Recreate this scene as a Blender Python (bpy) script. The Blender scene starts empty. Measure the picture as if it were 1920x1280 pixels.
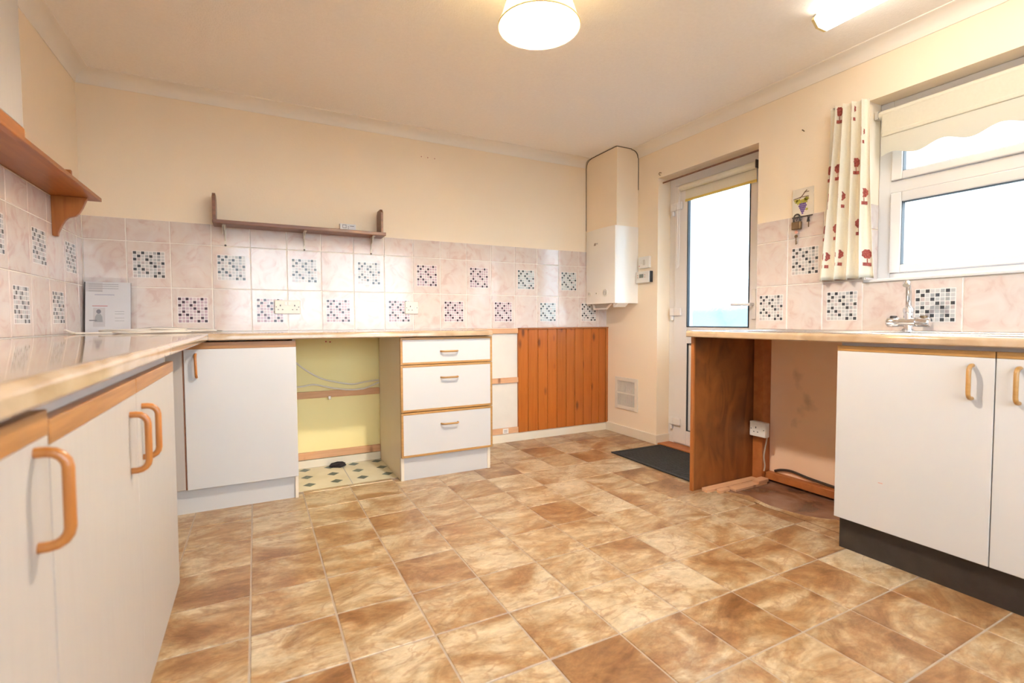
import bpy, bmesh, math, random
from mathutils import Vector, Matrix, Euler
random.seed(7)
scene = bpy.context.scene
COL = scene.collection
PI = math.pi

# ---------------------------------------------------------------- camera, sky, exposure
cam_data = bpy.data.cameras.new('camera')
cam = bpy.data.objects.new('camera', cam_data)
COL.objects.link(cam)
cam_data.sensor_width = 36.0
cam_data.lens = 925.365 / 1920 * 36.0
cam_data.clip_start = 0.02
CR = Vector((0.8874437737685245, -0.46089852430825023, -0.0040123172802446335))
CU = Vector((0.02268475333423428, 0.034980833547753463, 0.9991304936045488))
CF = Vector((0.4603574157908891, 0.8867631541594303, -0.041498892269232174))
cm = Matrix(((CR.x, CU.x, -CF.x, 0.8025), (CR.y, CU.y, -CF.y, -3.3544),
             (CR.z, CU.z, -CF.z, 0.9267), (0, 0, 0, 1)))
cam.matrix_world = cm
cam_data.dof.use_dof = True
cam_data.dof.focus_distance = 3.5
cam_data.dof.aperture_fstop = 3.6
scene.camera = cam

world = bpy.data.worlds.new('overcast_sky')
scene.world = world
world.use_nodes = True
wn = world.node_tree.nodes
wn['Background'].inputs['Color'].default_value = (0.82, 0.93, 1.06, 1)
wn['Background'].inputs['Strength'].default_value = 1.75

scene.view_settings.view_transform = 'Standard'
scene.view_settings.look = 'None'
scene.view_settings.gamma = 1.0
scene.view_settings.use_curve_mapping = False
scene.view_settings.exposure = 2.8
TUBE_STRENGTH = 1.8
BULB_STRENGTH = 420.0
cy = scene.cycles
cy.max_bounces = 10
cy.diffuse_bounces = 6
cy.glossy_bounces = 4
cy.transmission_bounces = 6
cy.transparent_max_bounces = 10
cy.caustics_reflective = False
cy.caustics_refractive = True
cy.sample_clamp_indirect = 6.0
cy.use_denoising = True

# ---------------------------------------------------------------- helpers: materials
def nd(nt, typ, **kw):
    n = nt.nodes.new(typ)
    for k, v in kw.items():
        setattr(n, k, v)
    return n

def new_mat(name):
    m = bpy.data.materials.new(name)
    m.use_nodes = True
    nt = m.node_tree
    nt.nodes.clear()
    out = nd(nt, 'ShaderNodeOutputMaterial')
    b = nd(nt, 'ShaderNodeBsdfPrincipled')
    nt.links.new(b.outputs[0], out.inputs[0])
    return m, nt, b, out

def c4(c):
    return (c[0], c[1], c[2], 1.0)

def pmat(name, cols, scale=(1, 1, 1), ns=5.0, detail=3.0, dist=0.0, rough=0.5, bump=0.0, bns=None, rand=False,
         tone=0.0, metal=0.0, spec=0.5, coat=0.0, knots=0.0, stops=None, rvar=0.0, dirt=None):
    """Procedural material: noise -> colour ramp on object coordinates, with optional relief, knots and per-piece variation."""
    m, nt, b, out = new_mat(name)
    L = nt.links.new
    tc = nd(nt, 'ShaderNodeTexCoord')
    vec = tc.outputs['Object']
    if rand or tone:
        oi = nd(nt, 'ShaderNodeObjectInfo')
    if rand:
        mu = nd(nt, 'ShaderNodeMath', operation='MULTIPLY')
        mu.inputs[1].default_value = 37.0
        L(oi.outputs['Random'], mu.inputs[0])
        va = nd(nt, 'ShaderNodeVectorMath', operation='ADD')
        L(vec, va.inputs[0]); L(mu.outputs[0], va.inputs[1])
        vec = va.outputs[0]
    mp = nd(nt, 'ShaderNodeMapping')
    mp.inputs['Scale'].default_value = scale
    L(vec, mp.inputs['Vector'])
    nz = nd(nt, 'ShaderNodeTexNoise')
    nz.inputs['Scale'].default_value = ns
    nz.inputs['Detail'].default_value = detail
    nz.inputs['Distortion'].default_value = dist
    L(mp.outputs[0], nz.inputs['Vector'])
    rp = nd(nt, 'ShaderNodeValToRGB')
    els = rp.color_ramp.elements
    n = len(cols)
    if stops is None:
        stops = [0.3 + 0.4 * i / max(1, n - 1) for i in range(n)]
    els[0].position = stops[0]; els[0].color = c4(cols[0])
    els[1].position = stops[-1]; els[1].color = c4(cols[-1])
    for i in range(1, n - 1):
        e = els.new(stops[i]); e.color = c4(cols[i])
    L(nz.outputs['Fac'], rp.inputs['Fac'])
    col = rp.outputs['Color']
    if knots:
        mk = nd(nt, 'ShaderNodeMapping')
        mk.inputs['Scale'].default_value = (11.0, 11.0, 4.2)
        L(vec, mk.inputs['Vector'])
        vo = nd(nt, 'ShaderNodeTexVoronoi')
        vo.inputs['Scale'].default_value = 1.0
        L(mk.outputs[0], vo.inputs['Vector'])
        kr = nd(nt, 'ShaderNodeMapRange')
        kr.inputs['From Min'].default_value = 0.07; kr.inputs['From Max'].default_value = 0.20
        kr.inputs['To Min'].default_value = knots; kr.inputs['To Max'].default_value = 0.0
        L(vo.outputs['Distance'], kr.inputs['Value'])
        mx = nd(nt, 'ShaderNodeMix', data_type='RGBA')
        L(kr.outputs[0], mx.inputs[0]); L(col, mx.inputs[6])
        mx.inputs[7].default_value = (0.10, 0.025, 0.008, 1)
        col = mx.outputs[2]
    if dirt:
        n2 = nd(nt, 'ShaderNodeTexNoise')
        n2.inputs['Scale'].default_value = dirt[1]; n2.inputs['Detail'].default_value = 6
        L(vec, n2.inputs['Vector'])
        dr = nd(nt, 'ShaderNodeMapRange')
        dr.inputs['From Min'].default_value = dirt[2]; dr.inputs['From Max'].default_value = dirt[3]
        dr.inputs['To Max'].default_value = dirt[4]
        L(n2.outputs['Fac'], dr.inputs['Value'])
        mx = nd(nt, 'ShaderNodeMix', data_type='RGBA')
        L(dr.outputs[0], mx.inputs[0]); L(col, mx.inputs[6])
        mx.inputs[7].default_value = c4(dirt[0])
        col = mx.outputs[2]
    if tone:
        hs = nd(nt, 'ShaderNodeHueSaturation')
        mr = nd(nt, 'ShaderNodeMapRange')
        mr.inputs['To Min'].default_value = 1.0 - tone; mr.inputs['To Max'].default_value = 1.0 + tone
        L(oi.outputs['Random'], mr.inputs['Value'])
        L(mr.outputs[0], hs.inputs['Value']); L(col, hs.inputs['Color'])
        col = hs.outputs[0]
    L(col, b.inputs['Base Color'])
    b.inputs['Roughness'].default_value = rough
    b.inputs['Metallic'].default_value = metal
    b.inputs['Specular IOR Level'].default_value = spec
    b.inputs['Coat Weight'].default_value = coat
    b.inputs['Coat Roughness'].default_value = 0.06
    if bump:
        bz = nz
        if bns:
            bz = nd(nt, 'ShaderNodeTexNoise')
            bz.inputs['Scale'].default_value = bns; bz.inputs['Detail'].default_value = 3
            L(vec, bz.inputs['Vector'])
        bp = nd(nt, 'ShaderNodeBump')
        bp.inputs['Strength'].default_value = bump
        bp.inputs['Distance'].default_value = 0.004
        L(bz.outputs['Fac'], bp.inputs['Height'])
        L(bp.outputs[0], b.inputs['Normal'])
    return m

def plain(name, col, rough=0.5, metal=0.0, spec=0.5):
    k = 0.94
    return pmat(name, [tuple(x * k for x in col), col], ns=9, rough=rough, metal=metal, spec=spec)

def emis(name, col, strength):
    m, nt, b, out = new_mat(name)
    b.inputs['Base Color'].default_value = c4(col)
    b.inputs['Emission Color'].default_value = c4(col)
    b.inputs['Emission Strength'].default_value = strength
    return m

M = {}
M['wall'] = pmat('cream_wall_paint', [(0.863, 0.734, 0.572), (0.893, 0.763, 0.597)], ns=1.5, rough=0.75, bump=0.12, bns=90)
M['ceiling'] = pmat('stippled_ceiling_paint', [(0.908, 0.867, 0.831), (0.938, 0.898, 0.862)], ns=60, detail=4, rough=0.85, bump=0.35, bns=140)
M['cove'] = pmat('white_gloss_coving', [(0.84, 0.785, 0.715), (0.87, 0.815, 0.745)], ns=3, rough=0.6)
M['gap'] = plain('dark_gap_shadow_line', (0.10, 0.075, 0.05), 0.9)
M['grout'] = pmat('wall_grout', [(0.817, 0.760, 0.694), (0.855, 0.803, 0.736)], ns=20, rough=0.8)
M['tile'] = pmat('pink_marbled_glazed_tile', [(0.612, 0.460, 0.414), (0.667, 0.551, 0.501), (0.680, 0.585, 0.533), (0.698, 0.615, 0.567)],
                 ns=9, detail=6, dist=2.2, rough=0.10, rand=True, tone=0.03, stops=[0.33, 0.44, 0.55, 0.72], bump=0.10, bns=9)
M['film'] = plain('sticker_film', (0.84, 0.79, 0.76), 0.25)
def cellset(tag_, dark, mids):
    out = [plain('mosaic_%s_dark' % tag_, dark, 0.2)]
    for i, c in enumerate(mids):
        out.append(plain('mosaic_%s_pale_%d' % (tag_, i), c, 0.2))
    return out
M['cells_black'] = cellset('grey', (0.065, 0.065, 0.07), [(0.50, 0.49, 0.48), (0.58, 0.56, 0.55), (0.38, 0.38, 0.38), (0.52, 0.44, 0.43)])
M['cells_purple'] = cellset('plum', (0.055, 0.022, 0.035), [(0.50, 0.37, 0.41), (0.58, 0.47, 0.49), (0.38, 0.26, 0.30), (0.54, 0.38, 0.41)])
M['cells_teal'] = cellset('slate', (0.06, 0.08, 0.085), [(0.48, 0.54, 0.54), (0.57, 0.60, 0.59), (0.38, 0.43, 0.44), (0.54, 0.49, 0.48)])

def floor_material():
    m, nt, b, out = new_mat('stone_effect_vinyl')
    L = nt.links.new
    tc = nd(nt, 'ShaderNodeTexCoord'); oi = nd(nt, 'ShaderNodeObjectInfo')
    mu = nd(nt, 'ShaderNodeMath', operation='MULTIPLY'); mu.inputs[1].default_value = 53.0
    L(oi.outputs['Random'], mu.inputs[0])
    va = nd(nt, 'ShaderNodeVectorMath', operation='ADD')
    L(tc.outputs['Object'], va.inputs[0]); L(mu.outputs[0], va.inputs[1])
    mp = nd(nt, 'ShaderNodeMapping')
    mp.inputs['Rotation'].default_value = (0, 0, 0.5); mp.inputs['Scale'].default_value = (1.0, 1.7, 1)
    L(va.outputs[0], mp.inputs['Vector'])
    n1 = nd(nt, 'ShaderNodeTexNoise')
    n1.inputs['Scale'].default_value = 3.6; n1.inputs['Detail'].default_value = 11
    n1.inputs['Roughness'].default_value = 0.70; n1.inputs['Distortion'].default_value = 0.7
    L(mp.outputs[0], n1.inputs['Vector'])
    # per-tile shift lightens or darkens the whole tile
    sh = nd(nt, 'ShaderNodeMath', operation='FRACT')
    m7 = nd(nt, 'ShaderNodeMath', operation='MULTIPLY'); m7.inputs[1].default_value = 7.31
    L(oi.outputs['Random'], m7.inputs[0]); L(m7.outputs[0], sh.inputs[0])
    mr = nd(nt, 'ShaderNodeMapRange')
    mr.inputs['To Min'].default_value = -0.075; mr.inputs['To Max'].default_value = 0.095
    L(sh.outputs[0], mr.inputs['Value'])
    ad = nd(nt, 'ShaderNodeMath', operation='ADD')
    L(n1.outputs['Fac'], ad.inputs[0]); L(mr.outputs[0], ad.inputs[1])
    rp = nd(nt, 'ShaderNodeValToRGB')
    e = rp.color_ramp.elements
    e[0].position = 0.32; e[0].color = (0.172, 0.074, 0.025, 1)
    e[1].position = 0.72; e[1].color = (0.554, 0.441, 0.298, 1)
    for p, c in [(0.41, (0.265, 0.128, 0.049)), (0.48, (0.340, 0.195, 0.087)), (0.535, (0.399, 0.267, 0.144)), (0.60, (0.483, 0.357, 0.220))]:
        q = e.new(p); q.color = c4(c)
    L(ad.outputs[0], rp.inputs['Fac'])
    n2 = nd(nt, 'ShaderNodeTexNoise')
    n2.inputs['Scale'].default_value = 22; n2.inputs['Detail'].default_value = 10; n2.inputs['Roughness'].default_value = 0.72; n2.inputs['Distortion'].default_value = 0.5
    L(mp.outputs[0], n2.inputs['Vector'])
    r2 = nd(nt, 'ShaderNodeMapRange')
    r2.inputs['From Min'].default_value = 0.3; r2.inputs['From Max'].default_value = 0.7
    r2.inputs['To Min'].default_value = 0.70; r2.inputs['To Max'].default_value = 1.25
    L(n2.outputs['Fac'], r2.inputs['Value'])
    hs = nd(nt, 'ShaderNodeHueSaturation')
    n3 = nd(nt, 'ShaderNodeTexNoise')          # thin dark creases, as in riven slate
    n3.inputs['Scale'].default_value = 6.5; n3.inputs['Detail'].default_value = 9; n3.inputs['Distortion'].default_value = 0.9
    L(mp.outputs[0], n3.inputs['Vector'])
    s5 = nd(nt, 'ShaderNodeMath', operation='SUBTRACT'); s5.inputs[1].default_value = 0.47
    ab = nd(nt, 'ShaderNodeMath', operation='ABSOLUTE')
    L(n3.outputs['Fac'], s5.inputs[0]); L(s5.outputs[0], ab.inputs[0])
    cr = nd(nt, 'ShaderNodeMapRange')
    cr.inputs['From Max'].default_value = 0.030; cr.inputs['To Min'].default_value = 0.55; cr.inputs['To Max'].default_value = 0.0
    L(ab.outputs[0], cr.inputs['Value'])
    mx = nd(nt, 'ShaderNodeMix', data_type='RGBA')
    L(cr.outputs[0], mx.inputs[0]); L(rp.outputs[0], mx.inputs[6]); mx.inputs[7].default_value = (0.26, 0.12, 0.05, 1)
    L(mx.outputs[2], hs.inputs['Color']); L(r2.outputs[0], hs.inputs['Value'])
    L(hs.outputs[0], b.inputs['Base Color'])
    b.inputs['Roughness'].default_value = 0.30
    bp = nd(nt, 'ShaderNodeBump'); bp.inputs['Strength'].default_value = 0.25; bp.inputs['Distance'].default_value = 0.003
    L(n1.outputs['Fac'], bp.inputs['Height']); L(bp.outputs[0], b.inputs['Normal'])
    return m
M['floor'] = floor_material()
M['floor_joint'] = pmat('vinyl_joint', [(0.346, 0.268, 0.205), (0.394, 0.315, 0.246)], ns=30, rough=0.55)
M['worktop'] = pmat('beige_marble_laminate', [(0.354, 0.230, 0.131), (0.436, 0.304, 0.192), (0.477, 0.348, 0.236)], ns=7, detail=7, dist=1.5,
                    rough=0.07, stops=[0.3, 0.5, 0.7])
M['white_door'] = pmat('white_melamine', [(0.554, 0.538, 0.530), (0.574, 0.552, 0.546)], ns=3, rough=0.42)
M['cream_door'] = pmat('cream_woodgrain_melamine', [(0.412, 0.367, 0.332), (0.435, 0.389, 0.353)], scale=(40, 40, 2.5), ns=2.5, detail=4, rough=0.38)
M['carcass'] = pmat('beige_melamine_carcass', [(0.73, 0.635, 0.50), (0.76, 0.67, 0.54)], ns=4, rough=0.5)
M['rail_grey'] = plain('pale_grey_rail', (0.62, 0.56, 0.53), 0.5)
M['oak'] = pmat('oak_edge_trim', [(0.295, 0.120, 0.029), (0.413, 0.190, 0.055)], scale=(3, 3, 30), ns=3, detail=5, rough=0.35)
M['oak_h'] = pmat('oak_edge_strip', [(0.266, 0.103, 0.024), (0.413, 0.184, 0.052)], scale=(2, 2, 40), ns=3, detail=5, rough=0.35)
M['gold_oak'] = pmat('golden_oak_lipping', [(0.374, 0.186, 0.053), (0.461, 0.247, 0.083)], scale=(4, 4, 30), ns=3, rough=0.35)
M['handle'] = pmat('orange_beech_handle', [(0.360, 0.120, 0.023), (0.432, 0.162, 0.038)], scale=(20, 20, 3), ns=3, rough=0.3)
M['pine'] = pmat('varnished_pine', [(0.365, 0.098, 0.013), (0.414, 0.118, 0.018), (0.437, 0.129, 0.021)], scale=(22, 22, 1.3), ns=2.2, detail=4, dist=0.8,
                 rough=0.32, rand=True, tone=0.07, knots=0.85)
M['pine_shelf'] = pmat('orange_pine_board', [(0.288, 0.086, 0.017), (0.389, 0.133, 0.028)], scale=(18, 1.4, 18), ns=2.4, detail=4, dist=0.8, rough=0.32, rand=True)
M['pine_up'] = pmat('orange_pine_upright', [(0.310, 0.095, 0.019), (0.413, 0.144, 0.032)], scale=(18, 18, 1.4), ns=2.4, detail=4, dist=0.8, rough=0.4, rand=True)
M['brown_wood'] = pmat('brown_stained_wood', [(0.151, 0.061, 0.032), (0.239, 0.101, 0.054)], scale=(1.5, 20, 20), ns=3, rough=0.35)
M['batten'] = pmat('bare_softwood_batten', [(0.570, 0.306, 0.160), (0.662, 0.374, 0.208)], scale=(2, 20, 20), ns=3, rough=0.7, rand=True, knots=0.7)
M['ply'] = pmat('stained_plywood', [(0.125, 0.033, 0.007), (0.217, 0.066, 0.013), (0.276, 0.092, 0.021)], scale=(3, 3, 1.0), ns=3.2, detail=6, dist=1.4, rough=0.42,
                dirt=((0.07, 0.028, 0.012), 2.6, 0.50, 0.70, 0.85))
M['timber'] = pmat('orange_timber', [(0.340, 0.104, 0.026), (0.459, 0.160, 0.045)], scale=(6, 6, 6), ns=3, rough=0.5, rand=True)
M['plaster_dirty'] = pmat('stained_cream_plaster', [(0.909, 0.615, 0.428), (0.950, 0.696, 0.495)], ns=3, rough=0.7, dirt=((0.30, 0.19, 0.12), 5, 0.62, 0.78, 0.6))
M['yellow'] = pmat('old_yellow_paint', [(0.834, 0.717, 0.335), (0.873, 0.760, 0.391)], ns=1.6, rough=0.75)
M['white_panel'] = plain('white_painted_board', (0.72, 0.665, 0.59), 0.7)
M['skirting'] = pmat('cream_gloss_skirting', [(0.744, 0.660, 0.530), (0.772, 0.698, 0.577)], ns=5, rough=0.35)
M['dark_plinth'] = pmat('dark_brown_plinth', [(0.020, 0.014, 0.010), (0.031, 0.022, 0.018)], ns=25, rough=0.55)
M['mat'] = pmat('charcoal_rubber_mat', [(0.011, 0.013, 0.014), (0.019, 0.021, 0.024)], ns=80, rough=0.6, bump=0.5, bns=300)
M['upvc'] = pmat('white_upvc', [(0.739, 0.702, 0.687), (0.766, 0.730, 0.713)], ns=2, rough=0.28)
M['gasket'] = plain('black_gasket', (0.03, 0.035, 0.04), 0.6)
M['plastic'] = pmat('white_plastic', [(0.738, 0.702, 0.648), (0.765, 0.729, 0.675)], ns=4, rough=0.3)
M['cream_plastic'] = plain('cream_plastic', (0.76, 0.71, 0.62), 0.35)
M['boiler'] = pmat('white_boiler_enamel', [(0.860, 0.820, 0.760), (0.880, 0.840, 0.780)], ns=2, rough=0.22)
M['dark'] = plain('dark_plastic', (0.03, 0.03, 0.032), 0.4)
M['lcd'] = plain('grey_lcd', (0.20, 0.22, 0.20), 0.2)
M['grey'] = plain('grey_print', (0.40, 0.39, 0.40), 0.6)
M['mid_grey'] = plain('mid_grey_plastic', (0.55, 0.50, 0.44), 0.5)
M['red_print'] = plain('red_print', (0.55, 0.10, 0.08), 0.6)
M['chrome'] = pmat('chrome', [(0.80, 0.80, 0.82), (0.86, 0.86, 0.88)], ns=3, rough=0.08, metal=1.0)
M['steel'] = pmat('brushed_stainless', [(0.62, 0.61, 0.60), (0.70, 0.69, 0.68)], scale=(1, 30, 1), ns=4, rough=0.25, metal=1.0)
M['bracket'] = plain('cream_bracket_metal', (0.66, 0.60, 0.50), 0.35)
M['paper'] = plain('white_paper', (0.78, 0.76, 0.77), 0.6)
M['paper2'] = plain('grey_paper', (0.66, 0.62, 0.62), 0.6)
M['ink'] = plain('grey_ink', (0.24, 0.23, 0.25), 0.6)
M['lilac'] = plain('lilac_ink', (0.45, 0.44, 0.55), 0.6)
M['wire'] = plain('white_cable_sheath', (0.74, 0.66, 0.56), 0.45)
M['grey_wire'] = plain('grey_cable_sheath', (0.50, 0.45, 0.39), 0.45)
M['black_wire'] = plain('black_cable_sheath', (0.05, 0.03, 0.02), 0.5)
M['rag'] = plain('dark_debris', (0.02, 0.014, 0.016), 0.9)
M['old_vinyl'] = pmat('old_cream_vinyl', [(0.62, 0.55, 0.38), (0.74, 0.68, 0.52)], ns=7, detail=5, rough=0.45)
M['diamond'] = pmat('dark_green_diamond', [(0.07, 0.10, 0.085), (0.14, 0.17, 0.15)], ns=60, rough=0.45)
M['underlay'] = pmat('dark_stained_subfloor', [(0.10, 0.045, 0.025), (0.20, 0.095, 0.055), (0.27, 0.16, 0.11)], ns=5, detail=6, dist=1, rough=0.22)
M['blind'] = pmat('cream_blind_fabric', [(0.670, 0.619, 0.502), (0.695, 0.644, 0.527)], ns=90, rough=0.8)
M['blind_yellow'] = plain('yellow_blind_edge', (0.70, 0.50, 0.12), 0.7)
M['curtain'] = pmat('cream_curtain_cotton', [(0.749, 0.690, 0.568), (0.785, 0.727, 0.604)], ns=120, rough=0.9)
M['print'] = pmat('maroon_tree_print', [(0.22, 0.035, 0.03), (0.42, 0.11, 0.09)], ns=160, detail=1, rough=0.9)
M['grape'] = pmat('purple_grape_glaze', [(0.09, 0.04, 0.20), (0.20, 0.12, 0.36)], ns=60, rough=0.2)
M['leaf'] = pmat('yellow_green_leaf_glaze', [(0.34, 0.32, 0.04), (0.55, 0.47, 0.10)], ns=40, rough=0.25)
M['stem'] = plain('brown_stem_glaze', (0.18, 0.10, 0.06), 0.3)
M['ceramic'] = plain('cream_ceramic', (0.78, 0.70, 0.58), 0.12)
M['brass'] = pmat('aged_brass', [(0.16, 0.10, 0.05), (0.26, 0.17, 0.09)], ns=20, rough=0.4, metal=0.7)
M['iron'] = pmat('dark_iron', [(0.05, 0.04, 0.035), (0.10, 0.08, 0.07)], ns=20, rough=0.45, metal=0.6)
M['rose'] = plain('salmon_tag', (0.60, 0.30, 0.24), 0.5)
M['bark'] = plain('grey_bark', (0.06, 0.06, 0.062), 0.9)
M['paving'] = pmat('garden_paving', [(0.07, 0.085, 0.095), (0.12, 0.14, 0.15)], ns=3, rough=0.9)
M['render'] = pmat('pale_rough_render', [(0.12, 0.145, 0.16), (0.17, 0.20, 0.22)], ns=14, rough=0.9)
M['hedge'] = pmat('pale_hedge', [(0.20, 0.27, 0.20), (0.34, 0.40, 0.32)], ns=14, rough=0.9)
M['tube_glow'] = emis('lit_tube_diffuser', (1.0, 0.95, 0.84), TUBE_STRENGTH)
M['bulb_glow'] = emis('lit_bulb', (1.0, 0.94, 0.86), BULB_STRENGTH)

def translucent(name, col, share, rough=0.8):
    m, nt, b, out = new_mat(name)
    nz = nd(nt, 'ShaderNodeTexNoise'); nz.inputs['Scale'].default_value = 60
    rp = nd(nt, 'ShaderNodeValToRGB')
    rp.color_ramp.elements[0].color = c4(tuple(x * .95 for x in col)); rp.color_ramp.elements[1].color = c4(col)
    nt.links.new(nz.outputs['Fac'], rp.inputs['Fac'])
    nt.links.new(rp.outputs[0], b.inputs['Base Color'])
    b.inputs['Roughness'].default_value = rough
    t = nd(nt, 'ShaderNodeBsdfTranslucent'); nt.links.new(rp.outputs[0], t.inputs['Color'])
    mx = nd(nt, 'ShaderNodeMixShader'); mx.inputs[0].default_value = share
    nt.links.new(b.outputs[0], mx.inputs[1]); nt.links.new(t.outputs[0], mx.inputs[2])
    nt.links.new(mx.outputs[0], out.inputs[0])
    return m
M['shade'] = translucent('cream_lampshade_fabric', (0.86, 0.71, 0.36), 0.028)
M['scallop'] = translucent('cream_blind_valance', (0.74, 0.70, 0.60), 0.12)

def glass_mat(name, tint, frost):
    m, nt, b, out = new_mat(name)
    L = nt.links.new
    b.inputs['Base Color'].default_value = (1, 1, 1, 1)
    tr = nd(nt, 'ShaderNodeBsdfTransparent'); tr.inputs['Color'].default_value = c4(tint)
    gl = nd(nt, 'ShaderNodeBsdfGlossy'); gl.inputs['Roughness'].default_value = 0.03
    lf_ = nd(nt, 'ShaderNodeLayerWeight')
    pw = nd(nt, 'ShaderNodeMath', operation='POWER'); pw.inputs[1].default_value = 4.0
    L(lf_.outputs['Facing'], pw.inputs[0])
    lw = nd(nt, 'ShaderNodeMapRange'); lw.inputs['To Min'].default_value = 0.04; lw.inputs['To Max'].default_value = 0.85
    L(pw.outputs[0], lw.inputs['Value'])
    mx = nd(nt, 'ShaderNodeMixShader')
    L(lw.outputs[0], mx.inputs[0]); L(gl.outputs[0], mx.inputs[2])
    if frost:
        nz = nd(nt, 'ShaderNodeTexNoise'); nz.inputs['Scale'].default_value = 55; nz.inputs['Detail'].default_value = 4
        tc = nd(nt, 'ShaderNodeTexCoord'); L(tc.outputs['Object'], nz.inputs['Vector'])
        bp = nd(nt, 'ShaderNodeBump'); bp.inputs['Strength'].default_value = 0.6; bp.inputs['Distance'].default_value = 0.01
        L(nz.outputs['Fac'], bp.inputs['Height']); L(bp.outputs[0], gl.inputs['Normal'])
        rf = nd(nt, 'ShaderNodeBsdfRefraction')
        rf.inputs['IOR'].default_value = 1.03; rf.inputs['Roughness'].default_value = 0.30; rf.inputs['Color'].default_value = c4(tint)
        L(bp.outputs[0], rf.inputs['Normal'])
        m3 = nd(nt, 'ShaderNodeMixShader'); m3.inputs[0].default_value = 0.78
        L(tr.outputs[0], m3.inputs[1]); L(rf.outputs[0], m3.inputs[2])
        tl = nd(nt, 'ShaderNodeBsdfTranslucent'); tl.inputs['Color'].default_value = (0.34, 0.41, 0.46, 1)
        L(bp.outputs[0], tl.inputs['Normal'])
        m2 = nd(nt, 'ShaderNodeMixShader'); m2.inputs[0].default_value = frost
        L(m3.outputs[0], m2.inputs[1]); L(tl.outputs[0], m2.inputs[2])
        L(m2.outputs[0], mx.inputs[1])
    else:
        L(tr.outputs[0], mx.inputs[1])
    L(mx.outputs[0], out.inputs[0])
    return m
M['glass'] = glass_mat('clear_window_glass', (0.95, 0.98, 0.98), 0)
M['frost'] = glass_mat('obscured_door_glass', (0.84, 0.92, 0.96), 0.18)
M['film_clear'] = glass_mat('clear_plastic_sleeve', (0.95, 0.94, 0.94), 0)

# ---------------------------------------------------------------- helpers: geometry
class G:
    def __init__(s):
        s.v, s.f, s.m = [], [], []
    def add(s, vs, fs, mi=0):
        o = len(s.v)
        s.v += [tuple(p) for p in vs]
        s.f += [tuple(o + i for i in f) for f in fs]
        s.m += [mi] * len(fs)
        return s
    def box(s, x0, x1, y0, y1, z0, z1, mi=0):
        x0, x1 = min(x0, x1), max(x0, x1); y0, y1 = min(y0, y1), max(y0, y1); z0, z1 = min(z0, z1), max(z0, z1)
        return s.add([(x0, y0, z0), (x1, y0, z0), (x1, y1, z0), (x0, y1, z0), (x0, y0, z1), (x1, y0, z1), (x1, y1, z1), (x0, y1, z1)],
                     [(0, 3, 2, 1), (4, 5, 6, 7), (0, 1, 5, 4), (1, 2, 6, 5), (2, 3, 7, 6), (3, 0, 4, 7)], mi)
    def prism(s, poly, ax, a, b, mi=0):
        """poly of 2-D points in the two other axes (in x,y,z order), extruded along ax from a to b."""
        def P(p, t):
            return {'x': (t, p[0], p[1]), 'y': (p[0], t, p[1]), 'z': (p[0], p[1], t)}[ax]
        n = len(poly)
        vs = [P(p, a) for p in poly] + [P(p, b) for p in poly]
        fs = [tuple(range(n)), tuple(range(2 * n - 1, n - 1, -1))]
        fs += [(i, n + i, n + (i + 1) % n, (i + 1) % n) for i in range(n)]
        return s.add(vs, fs, mi)
    def tube(s, pts, r, n=8, mi=0, flat=None):
        pts = [Vector(p) for p in pts]
        vs, fs = [], []
        up = None
        for i, p in enumerate(pts):
            d = (pts[min(i + 1, len(pts) - 1)] - pts[max(i - 1, 0)]).normalized()
            if up is None:
                up = Vector((0, 0, 1)) if abs(d.z) < 0.9 else Vector((1, 0, 0))
            u = (up - d * up.dot(d)).normalized(); up = u
            w = d.cross(u)
            rr = r[i] if isinstance(r, (list, tuple)) else r
            for k in range(n):
                a = 2 * PI * k / n
                vs.append(p + u * (math.cos(a) * rr) + w * (math.sin(a) * rr))
        for i in range(len(pts) - 1):
            for k in range(n):
                fs.append((i * n + k, i * n + (k + 1) % n, (i + 1) * n + (k + 1) % n, (i + 1) * n + k))
        fs.append(tuple(range(n - 1, -1, -1)))
        e = (len(pts) - 1) * n
        fs.append(tuple(range(e, e + n)))
        return s.add(vs, fs, mi)
    def lathe(s, prof, c, ax='z', n=24, mi=0, cap=True):
        vs, fs = [], []
        for r, t in prof:
            for k in range(n):
                a = 2 * PI * k / n
                ca, sa = math.cos(a) * r, math.sin(a) * r
                p = {'z': (ca, sa, t), 'x': (t, ca, sa), 'y': (sa, t, ca)}[ax]
                vs.append((c[0] + p[0], c[1] + p[1], c[2] + p[2]))
        for i in range(len(prof) - 1):
            for k in range(n):
                fs.append((i * n + k, i * n + (k + 1) % n, (i + 1) * n + (k + 1) % n, (i + 1) * n + k))
        if cap:
            fs.append(tuple(range(n - 1, -1, -1)))
            e = (len(prof) - 1) * n
            fs.append(tuple(range(e, e + n)))
        return s.add(vs, fs, mi)
    def mesh(s, name, mats, origin=(0, 0, 0), smooth=False, recalc=True):
        me = bpy.data.meshes.new(name)
        me.from_pydata([(x - origin[0], y - origin[1], z - origin[2]) for x, y, z in s.v], [], s.f)
        for m in (mats if isinstance(mats, (list, tuple)) else [mats]):
            me.materials.append(m)
        me.polygons.foreach_set('material_index', s.m)
        if recalc:
            b = bmesh.new(); b.from_mesh(me); bmesh.ops.recalc_face_normals(b, faces=b.faces); b.to_mesh(me); b.free()
        if smooth:
            me.polygons.foreach_set('use_smooth', [True] * len(me.polygons))
            if hasattr(me, 'set_sharp_from_angle'):
                me.set_sharp_from_angle(angle=math.radians(40))
        me.update()
        return me

def loc_of(o):
    return o['_o'] if (o is not None and '_o' in o) else (0, 0, 0)

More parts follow.
